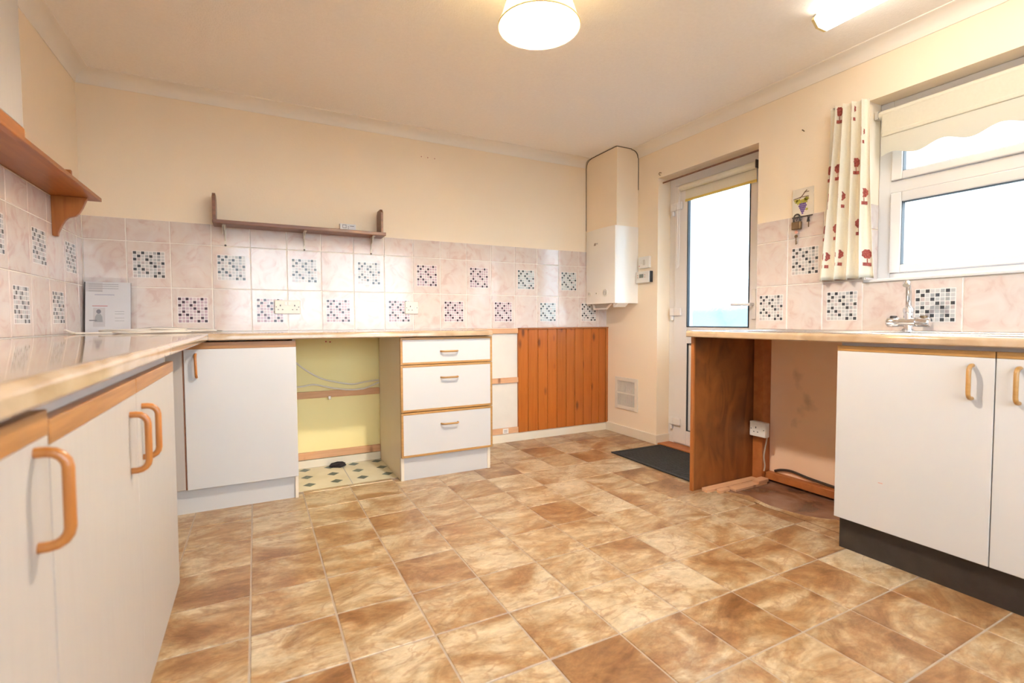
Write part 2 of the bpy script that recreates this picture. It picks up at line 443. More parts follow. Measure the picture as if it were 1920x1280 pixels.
def obj(name, g, mats, parent=None, bevel=0.0, smooth=False, seg=2, recalc=True):
    """Link a collector as ONE mesh object; vertices are given in world coordinates."""
    org = tuple(loc_of(parent))
    me = g.mesh(name, mats, org, smooth, recalc)
    o = bpy.data.objects.new(name, me)
    COL.objects.link(o)
    if parent is not None:
        o.parent = parent
        o['_o'] = org
    if bevel:
        bv = o.modifiers.new('bevel', 'BEVEL')
        bv.width = bevel; bv.segments = seg; bv.limit_method = 'ANGLE'
        bv.harden_normals = False
    return o

def inst(name, me, parent, loc, rot=(0, 0, 0)):
    o = bpy.data.objects.new(name, me)
    COL.objects.link(o)
    o.parent = parent
    p = loc_of(parent)
    o.location = (loc[0] - p[0], loc[1] - p[1], loc[2] - p[2]); o.rotation_euler = rot
    return o

def tag(o, label, cat, group=None, kind=None):
    o['label'] = label; o['category'] = cat
    if group: o['group'] = group
    if kind: o['kind'] = kind
    return o

def thing(name, label, cat, loc=(0, 0, 0), group=None, kind=None):
    o = bpy.data.objects.new(name, None)
    COL.objects.link(o)
    o.empty_display_size = 0.05
    o.location = loc
    o['_o'] = tuple(loc)
    return tag(o, label, cat, group, kind)

def struct(name, g, mats, label, cat, **kw):
    o = obj(name, g, mats, None, **kw)
    return tag(o, label, cat, kind='structure')

# ---------------------------------------------------------------- room dimensions
W = 3.4457           # right wall
YF = -4.35           # wall behind the camera
H = 2.235            # ceiling
WT = 0.8705          # worktop height
WU = 0.838           # underside of worktop
Z1, Z2, ZT = 1.1204, 1.3692, 1.492   # tile course lines
DY0, DY1, DZ = -0.600, -1.415, 1.966         # doorway
NY0, NY1, NZ0, NZ1 = -2.0, -3.30, 1.105, 1.976   # window opening
RX = 3.565           # inner face of door frame

# ---------------------------------------------------------------- structure
floor = struct('floor', G().box(-0.2, W + 0.25, YF - 0.2, 0.2, -0.12, -0.002), M['floor_joint'],
               'kitchen floor laid in tan stone effect squares', 'floor')
struct('ceiling', G().box(-0.2, W + 0.25, YF - 0.2, 0.2, H, H + 0.12), M['ceiling'], 'pale stippled ceiling above the whole kitchen', 'ceiling')
wall_back = struct('wall_back', G().box(-0.2, W + 0.25, 0, 0.2, 0, H), M['wall'], 'cream painted wall behind the drawers and brown shelf', 'wall')
wall_left = struct('wall_left', G().box(-0.2, 0, YF, 0, 0, H), M['wall'], 'cream painted wall behind the pine corner shelf', 'wall')
g = G()
XR = W + 0.25
g.box(W, XR, DY0, 0, 0, H).box(W, XR, DY1, DY0, DZ, H).box(W, XR, NY0, DY1, 0, H)
g.box(W, XR, NY1, NY0, 0, NZ0).box(W, XR, NY1, NY0, NZ1, H).box(W, XR, YF, NY1, 0, H)
wall_right = struct('wall_right', g, M['wall'], 'cream painted wall holding the back door and kitchen window', 'wall')
g = G()
BX0, BX1, BZ0, BZ1 = 0.45, 3.05, 0.80, 2.06
g.box(0, BX0, YF - 0.2, YF, 0, H).box(BX1, W, YF - 0.2, YF, 0, H)
g.box(BX0, BX1, YF - 0.2, YF, 0, BZ0).box(BX0, BX1, YF - 0.2, YF, BZ1, H)
wall_front = struct('wall_front', g, M['wall'], 'cream painted wall behind the camera with the added fill window', 'wall')

# coving: one curved profile per wall
def cove_profile(h=0.065, p=0.07, n=7):
    pts = [(0, 0), (0.004, 0)]
    for i in range(n + 1):
        a = PI / 2 * i / n
        pts.append((p - (p - 0.006) * math.cos(a) - 0.0 if False else 0.006 + (p - 0.012) * (1 - math.cos(a)), 0.008 + (h - 0.014) * math.sin(a)))
    pts += [(p, h - 0.004), (p, h), (0, h)]
    return pts
cp = cove_profile()
zc = H - 0.065
struct('trim_1', G().prism([(-t, zc + u) for t, u in cp], 'x', 0.0, 3.222), M['cove'], 'white coving along the wall above the brown shelf', 'coving', smooth=True)
struct('trim_2', G().prism([(t, zc + u) for t, u in cp], 'y', YF, 0.0), M['cove'], 'white coving along the wall above the pine shelf', 'coving', smooth=True)
struct('trim_3', G().prism([(W - t, zc + u) for t, u in cp], 'y', YF, -0.392), M['cove'], 'white coving above the back door and window', 'coving', smooth=True)
# skirting
struct('baseboard_back', G().prism([(-0.0005, 0), (-0.014, 0), (-0.014, 0.056), (-0.009, 0.066), (-0.0005, 0.066)], 'x', 2.095, W), M['skirting'],
       'cream skirting under the pine boarding and white panel', 'skirting')
g = G().box(W - 0.013, W, -0.60, -0.014, 0, 0.072).box(W - 0.013, RX, DY0 - 0.013, DY0, 0, 0.072)
struct('baseboard_right', g, M['skirting'], 'cream skirting under the white air vent beside the door', 'skirting', bevel=0.003)
struct('baseboard_left', G().box(1.0, 1.53, -0.012, 0, 0, 0.05), M['skirting'], 'scuffed white skirting at the back of the yellow gap', 'skirting')

# ---------------------------------------------------------------- floor pieces
FX0, FY0, FP = 0.767, -0.747, 0.2435
FPY = 0.2478
def fl_tile(x0, x1, y0, y1):
    t, c = 0.0, 0.0016
    x0 += 0.0025; x1 -= 0.0025; y0 += 0.0025; y1 -= 0.0025
    cx, cyy = (x0 + x1) / 2, (y0 + y1) / 2
    z = -0.0022
    vs = [(x0, y0, z), (x1, y0, z), (x1, y1, z), (x0, y1, z), (x0 + c, y0 + c, 0), (x1 - c, y0 + c, 0), (x1 - c, y1 - c, 0), (x0 + c, y1 - c, 0)]
    return G().add(vs, [(4, 5, 6, 7), (0, 1, 5, 4), (1, 2, 6, 5), (2, 3, 7, 6), (3, 0, 4, 7)]), (cx, cyy, 0)
full_me = None
for i in range(-4, 12):
    for j in range(-15, 5):
        x0, x1 = FX0 + i * FP, FX0 + (i + 1) * FP
        y1, y0 = FY0 + j * FPY, FY0 + (j - 1) * FPY
        xa, xb, ya, yb = max(x0, 0.30), min(x1, W), max(y0, YF), min(y1, 0)
        if xb - xa < 0.012 or yb - ya < 0.012:
            continue
        if xb <= 0.5 and ya < -1.55:
            continue
        if ya >= -0.53 and xa < 0.97:      # hidden under the base cabinets
            continue
        if xa > 2.95 and yb < -2.24:       # hidden under the sink cabinet
            continue
        cx = (xa + xb) / 2
        if 0.99 < cx < 1.53:               # the gap keeps its older vinyl
            yb = min(yb, -0.455)
            if yb - ya < 0.012:
                continue
        if xa > 1.45 and xb < 2.10 and ya > -0.53:
            continue
        if yb < -1.462 and ya > -2.25 and xb > 3.04:   # torn out under the right worktop
            xb = min(xb, 3.035)
            if xb - xa < 0.012:
                continue
        whole = abs(xb - xa - FP) < 1e-6 and abs(yb - ya - FPY) < 1e-6
        gg, ctr = fl_tile(xa, xb, ya, yb)
        if whole:
            if full_me is None:
                full_me = gg.mesh('floor_tile', M['floor'], ctr, recalc=False)
            me = full_me
        else:
            me = gg.mesh('floor_tile', M['floor'], ctr, recalc=False)
        inst('floor_tile', me, floor, ctr)
# ragged vinyl edge beside the torn-out patch
edge = [(3.036, -1.465), (3.06, -1.50), (3.03, -1.56), (3.05, -1.62), (3.08, -1.66), (3.06, -1.72), (3.045, -1.80), (3.055, -1.88), (3.075, -1.97), (3.12, -2.02), (3.15, -2.06), (3.16, -2.235)]
vs, fs = [], []
for k, (x, y) in enumerate(edge):
    lift = 0.004 + 0.006 * abs(math.sin(k * 1.7))
    vs += [(3.0335, y, 0.0005), (x - 0.02, y, 0.0015), (x, y, lift), (x, y, -0.003)]
for k in range(len(edge) - 1):
    a = 4 * k
    fs += [(a, a + 1, a + 5, a + 4), (a + 1, a + 2, a + 6, a + 5), (a + 2, a + 3, a + 7, a + 6)]
o = obj('torn_vinyl_edge', G().add(vs, fs), M['floor'], floor, smooth=True)
o['label'] = 'curled torn edge of the vinyl'
obj('bare_subfloor', G().box(3.03, W, -2.24, -1.462, -0.0022, -0.0008), M['underlay'], floor)['label'] = 'dark stained bare subfloor'
old = obj('old_vinyl', G().box(0.985, 1.535, -0.458, -0.0125, -0.0022, -0.0010), M['old_vinyl'], floor)
old['label'] = 'older cream vinyl with dark diamonds'
dm = G().add([(-0.036, 0, 0), (0, -0.036, 0), (0.036, 0, 0), (0, 0.036, 0)], [(0, 1, 2, 3)]).mesh('diamond', M['diamond'])
for ix in range(4):
    for iy in range(3):
        inst('diamond', dm, old, (1.055 + 0.1475 * ix, -0.358 + 0.153 * iy, -0.0007))
obj('vinyl_seam', G().box(1.2745, 1.2785, -0.455, -0.014, -0.0010, -0.0005), M['grey'], old)

# ---------------------------------------------------------------- wall tiles with mosaic stickers
DARK = {(0, 0), (0, 2), (0, 6), (1, 1), (1, 4), (2, 0), (2, 3), (3, 4), (3, 7), (4, 1), (4, 5), (5, 0), (5, 2), (6, 3), (6, 6), (7, 5), (7, 7)}
def sticker(key, sz=0.144):
    rnd = random.Random(hash(key) % 1000 if False else len(key) * 13)
    g = G()
    h = sz / 2
    p = sz / 8
    g.box(-h - .0015, h + .0015, -0.0004, 0, -h - .0015, h + .0015, 0)
    for r in range(8):
        for c in range(8):
            x0, z1 = -h + c * p + p * 0.1, h - r * p - p * 0.1
            mi = 1 if (r, c) in DARK else 2 + rnd.choice([0, 0, 1, 1, 2, 3])
            y = -0.0009
            w_ = p * 0.8
            g.add([(x0, y, z1 - w_), (x0 + w_, y, z1 - w_), (x0 + w_, y, z1), (x0, y, z1),
                   (x0 - .0005, 0, z1 - w_ - .0005), (x0 + w_ + .0005, 0, z1 - w_ - .0005), (x0 + w_ + .0005, 0, z1 + .0005), (x0 - .0005, 0, z1 + .0005)],
                  [(0, 1, 2, 3), (4, 5, 1, 0), (5, 6, 2, 1), (6, 7, 3, 2), (7, 4, 0, 3)], mi)
    return g.mesh('mosaic_sticker', [M['film']] + M['cells_' + key], recalc=False)
ST = {k: sticker(k) for k in ('black', 'purple', 'teal')}
_tm = {}
def tile_mesh(w, h):
    k = (round(w, 4), round(h, 4))
    if k not in _tm:
        gx, d, c = 0.0024, 0.006, 0.0014
        a, b = w / 2 - gx, h / 2 - gx
        vs = [(-a, 0, -b), (a, 0, -b), (a, 0, b), (-a, 0, b), (-a, -d + c, -b), (a, -d + c, -b), (a, -d + c, b), (-a, -d + c, b),
              (-a + c, -d, -b + c), (a - c, -d, -b + c), (a - c, -d, b - c), (-a + c, -d, b - c)]
        fs = [(8, 9, 10, 11)]
        for i in range(4):
            j = (i + 1) % 4
            fs += [(i, j, 4 + j, 4 + i), (4 + i, 4 + j, 8 + j, 8 + i)]
        _tm[k] = G().add(vs, fs).mesh('wall_tile', M['tile'], recalc=False)
    return _tm[k]
def tile_course(wall, spans, zs, frame, stick):
    """spans along the wall, zs course heights; frame(u, z) -> (location, rotation); stick maps (column, course) to a sticker kind."""
    for i, (a, b) in enumerate(spans):
        for j in range(len(zs) - 1):
            z0, z1 = zs[j], zs[j + 1]
            loc, rot = frame((a + b) / 2, (z0 + z1) / 2)
            t = inst('wall_tile', tile_mesh(abs(b - a), z1 - z0), wall, loc, (0, 0, rot))
            k = stick.get((i, j))
            if k:
                s_ = bpy.data.objects.new('mosaic_sticker', ST[k])
                COL.objects.link(s_)
                s_.parent = t
                s_.location = (0, -0.0061, 0)
# back wall
bx = [0.006] + [0.1904 + 0.198 * k for k in range(17)] + [W - 0.001]
spans = list(zip(bx[:-1], bx[1:]))
stick = {}
for i, k in zip(range(2, 17, 2), ['purple', 'purple', 'purple', 'purple', 'purple', 'purple', 'teal', 'black']):
    stick[(i, 0)] = k
for i, k in zip(range(1, 16, 2), ['black', 'black', 'black', 'black', 'purple', 'purple', 'teal', 'teal']):
    stick[(i, 1)] = k
obj('grout_bed', G().box(0, W, -0.003, 0, WT, ZT - 0.0016), M['grout'], wall_back)
tile_course(wall_back, spans, [WT + 0.001, Z1, Z2, ZT], lambda u, z: ((u, 0, z), 0), stick)
# left wall
ly = [-0.006, -0.095] + [-0.095 - 0.2005 * k for k in range(1, 12)]
spans = list(zip(ly[:-1], ly[1:]))
stick = {(i, 0): 'black' for i in range(2, 12, 2)}
stick.update({(i, 1): 'black' for i in range(1, 12, 2)})
obj('grout_bed', G().box(0, 0.003, ly[-1], 0, WT, ZT - 0.0016), M['grout'], wall_left)
tile_course(wall_left, spans, [WT + 0.001, Z1, Z2, ZT], lambda u, z: ((0, u, z), PI / 2), stick)
# right wall: full height between door and window, one course below the window
ry = [DY1 - 0.002, -1.61] + [-1.61 - 0.1935 * k for k in range(1, 10)]
def rfr(u, z): return ((W, u, z), -PI / 2)
spans = list(zip(ry[:2], ry[1:3]))
obj('grout_bed', G().box(W - 0.003, W, NY0, DY1 - 0.002, WT, ZT - 0.0016), M['grout'], wall_right)
obj('grout_bed', G().box(W - 0.003, W, NY1, NY0, WT, NZ0 - 0.002), M['grout'], wall_right)
tile_course(wall_right, spans, [WT + 0.001, Z1, Z2, ZT], rfr, {(0, 0): 'black', (1, 1): 'black'})
tile_course(wall_right, [(ry[2], ry[3])], [WT + 0.001, Z1, Z2, ZT], rfr, {(0, 0): 'black'})
spans = list(zip(ry[3:-1], ry[4:]))
tile_course(wall_right, spans, [WT + 0.001, NZ0 - 0.001], rfr, {(i, 0): 'black' for i in range(1, 8, 2)})
# tiles lining the window reveal
for z0, z1 in ((NZ0 + 0.016, Z2), (Z2, ZT)):
    inst('wall_tile', tile_mesh(0.10, z1 - z0), wall_right, (W + 0.052, NY0, (z0 + z1) / 2), (0, 0, 0))

# ---------------------------------------------------------------- wall details on the back wall
obj('yellow_paint', G().box(0.98, 1.535, -0.001, 0, 0.05, WU - 0.001), M['yellow'], wall_back)['label'] = 'old yellow paint left in the gap'
obj('white_panel', G().box(2.09, 2.590, -0.002, 0, 0.066, WT), M['white_panel'], wall_back)
for x0, x1, z0, z1 in ((0.985, 1.532, 0.443, 0.485), (0.985, 1.532, 0.055, 0.100), (2.105, 2.588, 0.832, 0.870), (2.105, 2.588, 0.455, 0.495), (2.105, 2.588, 0.066, 0.110)):
    obj('batten', G().box(x0, x1, -0.018, -0.0021, z0, z1), M['batten'], wall_back, bevel=0.002)
for x in (1.844, 1.890, 1.940):
    obj('wall_plug', G().lathe([(0.004, -0.003), (0.004, 0)], (x, 0, 2.062), 'y', 8), M['rose'], wall_back)
for x, z in ((1.20, 0.80), (1.225, 0.797)):
    obj('wall_plug', G().lathe([(0.005, -0.004), (0.005, 0)], (x, 0, z), 'y', 8), M['red_print'], wall_back)

# stained plaster inside the right-hand gap
obj('stained_plaster', G().box(W - 0.002, W, -2.24, -1.458, 0, WU - 0.001), M['plaster_dirty'], wall_right)

# ---------------------------------------------------------------- door_1
def frame_box(g, x0, x1, ya, yb, za, zb, t, tb=None, tt=None, mi=0):
    """A rectangular frame in the y-z plane with side width t."""
    tb = t if tb is None else tb; tt = t if tt is None else tt
    ya, yb = min(ya, yb), max(ya, yb)
    g.box(x0, x1, ya, ya + t, za, zb, mi).box(x0, x1, yb - t, yb, za, zb, mi)
    g.box(x0, x1, ya + t, yb - t, za, za + tb, mi).box(x0, x1, ya + t, yb - t, zb - tt, zb, mi)
    return g
door = thing('door_1', 'white glazed back door in the deep reveal beside the boiler', 'door', (RX, -1.0, 0), kind='structure')
g = G()
g.box(RX, RX + 0.07, DY0 - 0.001, -0.655, 0, DZ - 0.001).box(RX, RX + 0.07, -1.365, DY1 + 0.001, 0, DZ - 0.001)
g.box(RX, RX + 0.07, -1.365, -0.655, 1.905, DZ - 0.001).box(RX - 0.002, RX + 0.07, -1.365, -0.655, 0, 0.018)
obj('door_frame', g, M['upvc'], door, bevel=0.004)
g = G()
LX = RX - 0.012
ys0, ys1, gy0, gy1 = -0.661, -1.359, -0.783, -1.285
g.box(LX, LX + 0.06, ys0, gy0, 0.022, 1.900).box(LX, LX + 0.06, gy1, ys1, 0.022, 1.900)
g.box(LX, LX + 0.06, gy1, gy0, 1.845, 1.900).box(LX, LX + 0.06, gy1, gy0, 0.760, 0.880).box(LX, LX + 0.06, gy1, gy0, 0.022, 0.125)
leaf = obj('door_leaf', g, M['upvc'], door, bevel=0.005)
g = G()
frame_box(g, LX - 0.002, LX + 0.02, gy0 + 0.001, gy1 - 0.001, 0.878, 1.847, 0.007)
frame_box(g, LX + 0.004, LX + 0.02, gy0 + 0.001, gy1 - 0.001, 0.123, 0.762, 0.006)
obj('gasket', g, M['gasket'], leaf)
obj('door_pane', G().box(LX + 0.022, LX + 0.030, gy1 - 0.004, gy0 + 0.004, 0.875, 1.849), M['frost'], door)
obj('lower_panel', G().box(LX + 0.016, LX + 0.036, gy1 - 0.004, gy0 + 0.004, 0.120, 0.764), M['upvc'], door)
for z in (1.750, 0.985, 0.178):
    h_ = obj('hinge', G().box(RX - 0.028, RX - 0.0005, -0.628, -0.672, z - 0.026, z + 0.030).box(LX - 0.016, LX, -0.672, -0.738, z - 0.026, z + 0.030), M['upvc'], door, bevel=0.006)
    obj('hinge_knuckle', G().lathe([(0.012, z - 0.058), (0.013, z - 0.052), (0.013, z - 0.028)], (RX - 0.014, -0.645, 0), 'z', 12), M['upvc'], h_)
hd = obj('door_handle', G().box(LX - 0.010, LX, -1.307, -1.338, 0.93, 1.12), M['upvc'], door, bevel=0.006)
obj('lever', G().tube([(LX - 0.004, -1.322, 1.024), (LX - 0.045, -1.322, 1.024), (LX - 0.050, -1.30, 1.024), (LX - 0.050, -1.195, 1.026)], 0.009, 8), M['upvc'], hd, smooth=True)
obj('threshold', G().box(W + 0.0, RX - 0.001, DY1 + 0.001, DY0 - 0.014, 0, 0.014), M['timber'], door)
# door blind
bl = thing('roller_blind', 'short cream roller blind with yellow hem over the door glass', 'blind', (3.52, -1.05, 1.86))
obj('roller', G().lathe([(0.021, -1.350), (0.021, -0.745)], (3.522, 0, 1.868), 'y', 16), M['blind'], bl, smooth=True)
obj('blind_fabric', G().box(3.5375, 3.5395, -1.335, -0.775, 1.785, 1.868), M['blind'], bl)
obj('yellow_hem', G().box(3.535, 3.542, -1.336, -0.774, 1.770, 1.786), M['blind_yellow'], bl)
obj('bracket', G().box(3.503, 3.541, -1.357, -1.351, 1.845, 1.895), M['iron'], bl)
obj('bracket', G().box(3.514, 3.530, -0.744, -0.738, 1.860, 1.876), M['iron'], bl)
obj('pull_cord', G().tube([(3.50, -0.742, 1.868), (3.499, -0.739, 1.7), (3.499, -0.737, 1.30)], 0.0014, 6).tube([(3.505, -0.752, 1.868), (3.505, -0.750, 1.32), (3.499, -0.737, 1.30)], 0.0014, 6), M['plastic'], bl)
tag(obj('curtain_wire', G().tube([(3.490, DY0 - 0.004, 1.938), (3.490, DY1 + 0.004, 1.938)], 0.006, 8), M['brown_wood'], smooth=True),
    'thin brown wire rail spanning the top of the door reveal', 'rail')
tag(obj('cup_hook', G().tube([(W, -0.630, 1.998), (W - 0.016, -0.630, 1.998), (W - 0.024, -0.630, 1.990), (W - 0.022, -0.632, 1.980), (W - 0.012, -0.633, 1.978)], 0.0024, 6), M['brass']),
    'small brass cup hook in the wall by the door reveal', 'hook')
tag(obj('picture_nail', G().tube([(W, -1.685, 1.940), (W - 0.018, -1.685, 1.944)], 0.003, 6), M['brass']),
    'small nail in the wall above the grape plaque', 'nail')

# ---------------------------------------------------------------- window_1
FX = 3.55
win = thing('window_1', 'white framed kitchen window above the sink', 'window', (FX, -2.6, NZ0), kind='structure')
g = G()
yM = -2.70
frame_box(g, FX, FX + 0.07, NY0 - 0.001, NY1 + 0.001, NZ0 + 0.016, NZ1 - 0.001, 0.056, 0.028, 0.04)
g.box(FX, FX + 0.07, NY1 + 0.05, NY0 - 0.05, 1.535, 1.592).box(FX, FX + 0.07, yM - 0.03, yM + 0.03, NZ0 + 0.03, NZ1 - 0.03)
obj('window_frame', g, M['upvc'], win, bevel=0.004)
for ya, yb in ((NY0 - 0.058, yM + 0.032), (yM - 0.032, NY1 + 0.058)):
    for za, zb, t in ((NZ0 + 0.046, 1.533, 0.046), (1.594, NZ1 - 0.042, 0.046)):
        sg = G()
        frame_box(sg, FX - 0.012, FX + 0.05, ya, yb, za, zb, t, t - 0.008)
        sa = obj('sash', sg, M['upvc'], win, bevel=0.005)
        gk = G()
        frame_box(gk, FX - 0.006, FX + 0.02, ya - t + 0.002, yb + t - 0.002, za + t - 0.010, zb - t + 0.002, 0.004)
        obj('gasket', gk, M['gasket'], sa)
        obj('window_pane', G().box(FX + 0.014, FX + 0.020, min(ya, yb) + t - 0.004, max(ya, yb) - t + 0.004, za + t - 0.012, zb - t + 0.004), M['glass'], sa)
obj('window_sill', G().box(W - 0.014, FX, NY1 + 0.001, NY0 - 0.001, NZ0, NZ0 + 0.015), M['upvc'], win, bevel=0.004)
# blind on the kitchen window
kb = thing('roller_blind', 'wide cream roller blind with scalloped edge over the kitchen window', 'blind', (3.5, -2.6, 1.9))
obj('roller', G().lathe([(0.019, NY1 + 0.01), (0.019, NY0 - 0.022)], (3.505, 0, 1.908), 'y', 16), M['blind'], kb, smooth=True)
obj('blind_fabric', G().box(3.487, 3.489, NY1 + 0.02, NY0 - 0.038, 1.806, 1.908), M['blind'], kb)
obj('hem_bar', G().box(3.482, 3.494, NY1 + 0.02, NY0 - 0.038, 1.798, 1.818), M['blind'], kb, bevel=0.004)
vs, fs = [], []
n = 96
for k in range(n + 1):
    y = NY0 - 0.038 + (NY1 + 0.02 - (NY0 - 0.038)) * k / n
    zb = 1.706 + 0.014 * math.cos(2 * PI * (y + 2.277) / 0.193)
    vs += [(3.4865, y, 1.80), (3.4865, y, zb), (3.4885, y, 1.80), (3.4885, y, zb)]
for k in range(n):
    a = 4 * k
    fs += [(a, a + 1, a + 5, a + 4), (a + 2, a + 6, a + 7, a + 3), (a + 1, a + 3, a + 7, a + 5)]
obj('scalloped_valance', G().add(vs, fs), M['scallop'], kb)
obj('bracket', G().box(3.49, 3.52, NY0 - 0.004, NY0 - 0.020, 1.892, 1.928), M['mid_grey'], kb)

# added unseen window behind the camera, hinted by tile reflections, sized for fill light
w2 = thing('fill_window', 'added wide white framed window behind the camera, sized for fill light', 'window', (1.5, YF, BZ0), kind='structure')
g = G()
g.box(BX0 + .001, BX0 + .06, YF - 0.12, YF - 0.05, BZ0 + .001, BZ1 - .001).box(BX1 - .06, BX1 - .001, YF - 0.12, YF - 0.05, BZ0 + .001, BZ1 - .001)
g.box(BX0 + .06, BX1 - .06, YF - 0.12, YF - 0.05, BZ0 + .001, BZ0 + .06).box(BX0 + .06, BX1 - .06, YF - 0.12, YF - 0.05, BZ1 - .06, BZ1 - .001)
g.box(1.72, 1.78, YF - 0.12, YF - 0.05, BZ0 + .06, BZ1 - .06)
obj('window_frame', g, M['upvc'], w2)
for a, b in ((BX0 + .058, 1.722), (1.778, BX1 - .058)):
    obj('window_pane', G().box(a, b, YF - 0.09, YF - 0.084, BZ0 + .058, BZ1 - .058), M['glass'], w2)

# ---------------------------------------------------------------- outside
struct('ground', G().box(-30, 60, -40, 40, -0.40, -0.20), M['paving'], 'grey paving outside beyond the door', 'ground')
struct('wall_exterior', G().box(9.0, 9.25, -9.0, 9.0, -0.2, 1.22), M['render'], 'pale rendered garden wall beyond the door glass', 'wall')
tr = thing('bare_tree', 'leafless tree behind the frosted door glass', 'tree', (4.75, -0.42, -0.2))
g = G()
rt = random.Random(11)
def branch(p, d, ln, r, depth):
    pts = [p]; rr = [r]
    q = Vector(p); dd = Vector(d)
    for k in range(4):
        dd = (dd + Vector((rt.uniform(-.18, .18), rt.uniform(-.18, .18), rt.uniform(-.02, .14)))).normalized()
        q = q + dd * ln / 4
        pts.append(tuple(q)); rr.append(r * (1 - 0.14 * (k + 1)))
        if depth > 0 and k >= 1:
            for _ in range(1 if depth > 2 else 2):
                nd_ = (dd + Vector((rt.uniform(-.8, .8), rt.uniform(-.9, .9), rt.uniform(-.1, .5)))).normalized()
                branch(tuple(q), nd_, ln * rt.uniform(.55, .8), rr[-1] * 0.62, depth - 1)
    g.tube(pts, rr, 5)
branch((4.75, -0.42, -0.2), (0, 0.12, 1), 1.05, 0.030, 4)
obj('trunk', g, M['bark'], tr, smooth=True)

# ---------------------------------------------------------------- worktops
def worktop(name, label, prof_axis, pts, a, b, group):
    o = obj(name, G().prism(pts, prof_axis, a, b), M['worktop'], None, smooth=True)
    return tag(o, label, 'worktop', group)
def nose(y_front, y_back, sgn):
    """Profile of a post-formed worktop: (across, z), rounded on the front top edge."""
    r = 0.014
    pts = [(y_back, WU), (y_front - sgn * 0.004, WU), (y_front, WU + 0.004), (y_front, WT - r)]
    for k in range(1, 7):
        a = PI / 2 * k / 6
        pts.append((y_front - sgn * r * (1 - math.cos(a)), WT - r + r * math.sin(a)))
    pts.append((y_back, WT))
    return pts
tag(obj('worktop', G().prism(nose(0.60, 0.007, 1), 'y', -3.15, -0.007), M['worktop'], smooth=True),
    'glossy beige marbled worktop holding the leaflet and loose cable', 'worktop')
wk = tag(obj('worktop', G().prism(nose(-0.60, -0.007, -1), 'x', 0.6005, 2.098), M['worktop'], smooth=True),
    'beige marbled worktop over the drawers and yellow gap', 'worktop')
XW = W - 0.60
SY0, SY1, SX0, SX1 = -1.66, -2.72, 2.95, 3.36      # sink cut-out
BY0, BY1 = -2.265, -2.66                            # bowl
g = G()
pr = nose(XW, 2.955, -1)
g.prism(pr, 'y', -3.25, -1.44)
g.box(2.955, W - 0.0065, -1.44, BY0 + 0.004, WU, WT).box(2.955, W - 0.0065, -3.25, BY1 - 0.004, WU, WT)
g.box(3.315, W - 0.0065, BY1 - 0.004, BY0 + 0.004, WU, WT)
tag(obj('worktop', g, M['worktop'], smooth=True), 'beige marbled worktop with the inset sink under the window', 'worktop')
# inset sink: drainer, rim, bowl
sk = thing('sink', 'stainless steel inset sink with drainer in front of the tap', 'sink', (3.15, -2.2, WT))
g = G()
g.box(SX0 - 0.03, SX1 + 0.03, BY0, SY0 + 0.03, WT + 0.0004, WT + 0.004).box(SX0 - 0.03, SX1 + 0.03, SY1 - 0.03, BY1, WT + 0.0004, WT + 0.004)
g.box(SX0 - 0.03, 2.985, BY1, BY0, WT + 0.0004, WT + 0.004).box(3.29, SX1 + 0.03, BY1, BY0, WT + 0.0004, WT + 0.004)
obj('rim', g, M['steel'], sk, bevel=0.0015)
g = G()
for k in range(9):
    x = SX0 + 0.03 + k * 0.042
    g.box(x, x + 0.012, BY0 + 0.05, SY0 - 0.03, WT + 0.0038, WT + 0.0062)
obj('drainer_ribs', g, M['steel'], sk, bevel=0.001)['kind'] = 'stuff'
g = G()
bxa, bxb = 2.985, 3.29
g.add([(bxa, BY0, WT), (bxb, BY0, WT), (bxb, BY1, WT), (bxa, BY1, WT), (bxa + .03, BY0 - .03, WT - .16), (bxb - .03, BY0 - .03, WT - .16), (bxb - .03, BY1 + .03, WT - .16), (bxa + .03, BY1 + .03, WT - .16)],
      [(0, 1, 5, 4), (1, 2, 6, 5), (2, 3, 7, 6), (3, 0, 4, 7), (4, 5, 6, 7)])
obj('bowl', g, M['steel'], sk)
# mixer tap
TXc, TYc = 3.335, -2.236
tp = thing('mixer_tap', 'chrome mixer tap with a swan neck spout behind the sink', 'tap', (TXc, TYc, WT))
obj('body', G().lathe([(0.026, WT + 0.0045), (0.026, WT + 0.010), (0.017, WT + 0.016), (0.017, 0.955), (0.020, 0.958), (0.020, 0.975), (0.013, 0.982)], (TXc, TYc, 0), 'z', 20)
    .lathe([(0.020, TYc + 0.030), (0.020, TYc - 0.030)], (TXc, 0, 0.915), 'y', 18), M['chrome'], tp, smooth=True)
for sgn in (1, -1):
    kn = obj('knob', G().lathe([(0.018, TYc + sgn * 0.0305), (0.0215, TYc + sgn * 0.036), (0.0215, TYc + sgn * 0.076), (0.018, TYc + sgn * 0.080)], (TXc, 0, 0.915), 'y', 18), M['chrome'], tp, smooth=True)
    obj('indicator', G().lathe([(0.014, 0.930), (0.014, 0.9405), (0.011, 0.943)], (TXc, TYc + sgn * 0.056, 0), 'z', 14), M['iron'] if sgn > 0 else M['brass'], kn, smooth=True)
sp = [(TXc, TYc, 0.980), (TXc - 0.002, TYc, 1.005), (TXc - 0.010, TYc - 0.003, 1.030), (TXc - 0.024, TYc - 0.008, 1.052), (TXc - 0.042, TYc - 0.015, 1.070),
      (TXc - 0.062, TYc - 0.021, 1.081), (TXc - 0.080, TYc - 0.026, 1.080), (TXc - 0.088, TYc - 0.028, 1.070)]
obj('spout', G().tube(sp, [0.011, 0.0105, 0.0105, 0.010, 0.010, 0.010, 0.0125, 0.0125], 12), M['chrome'], tp, smooth=True)

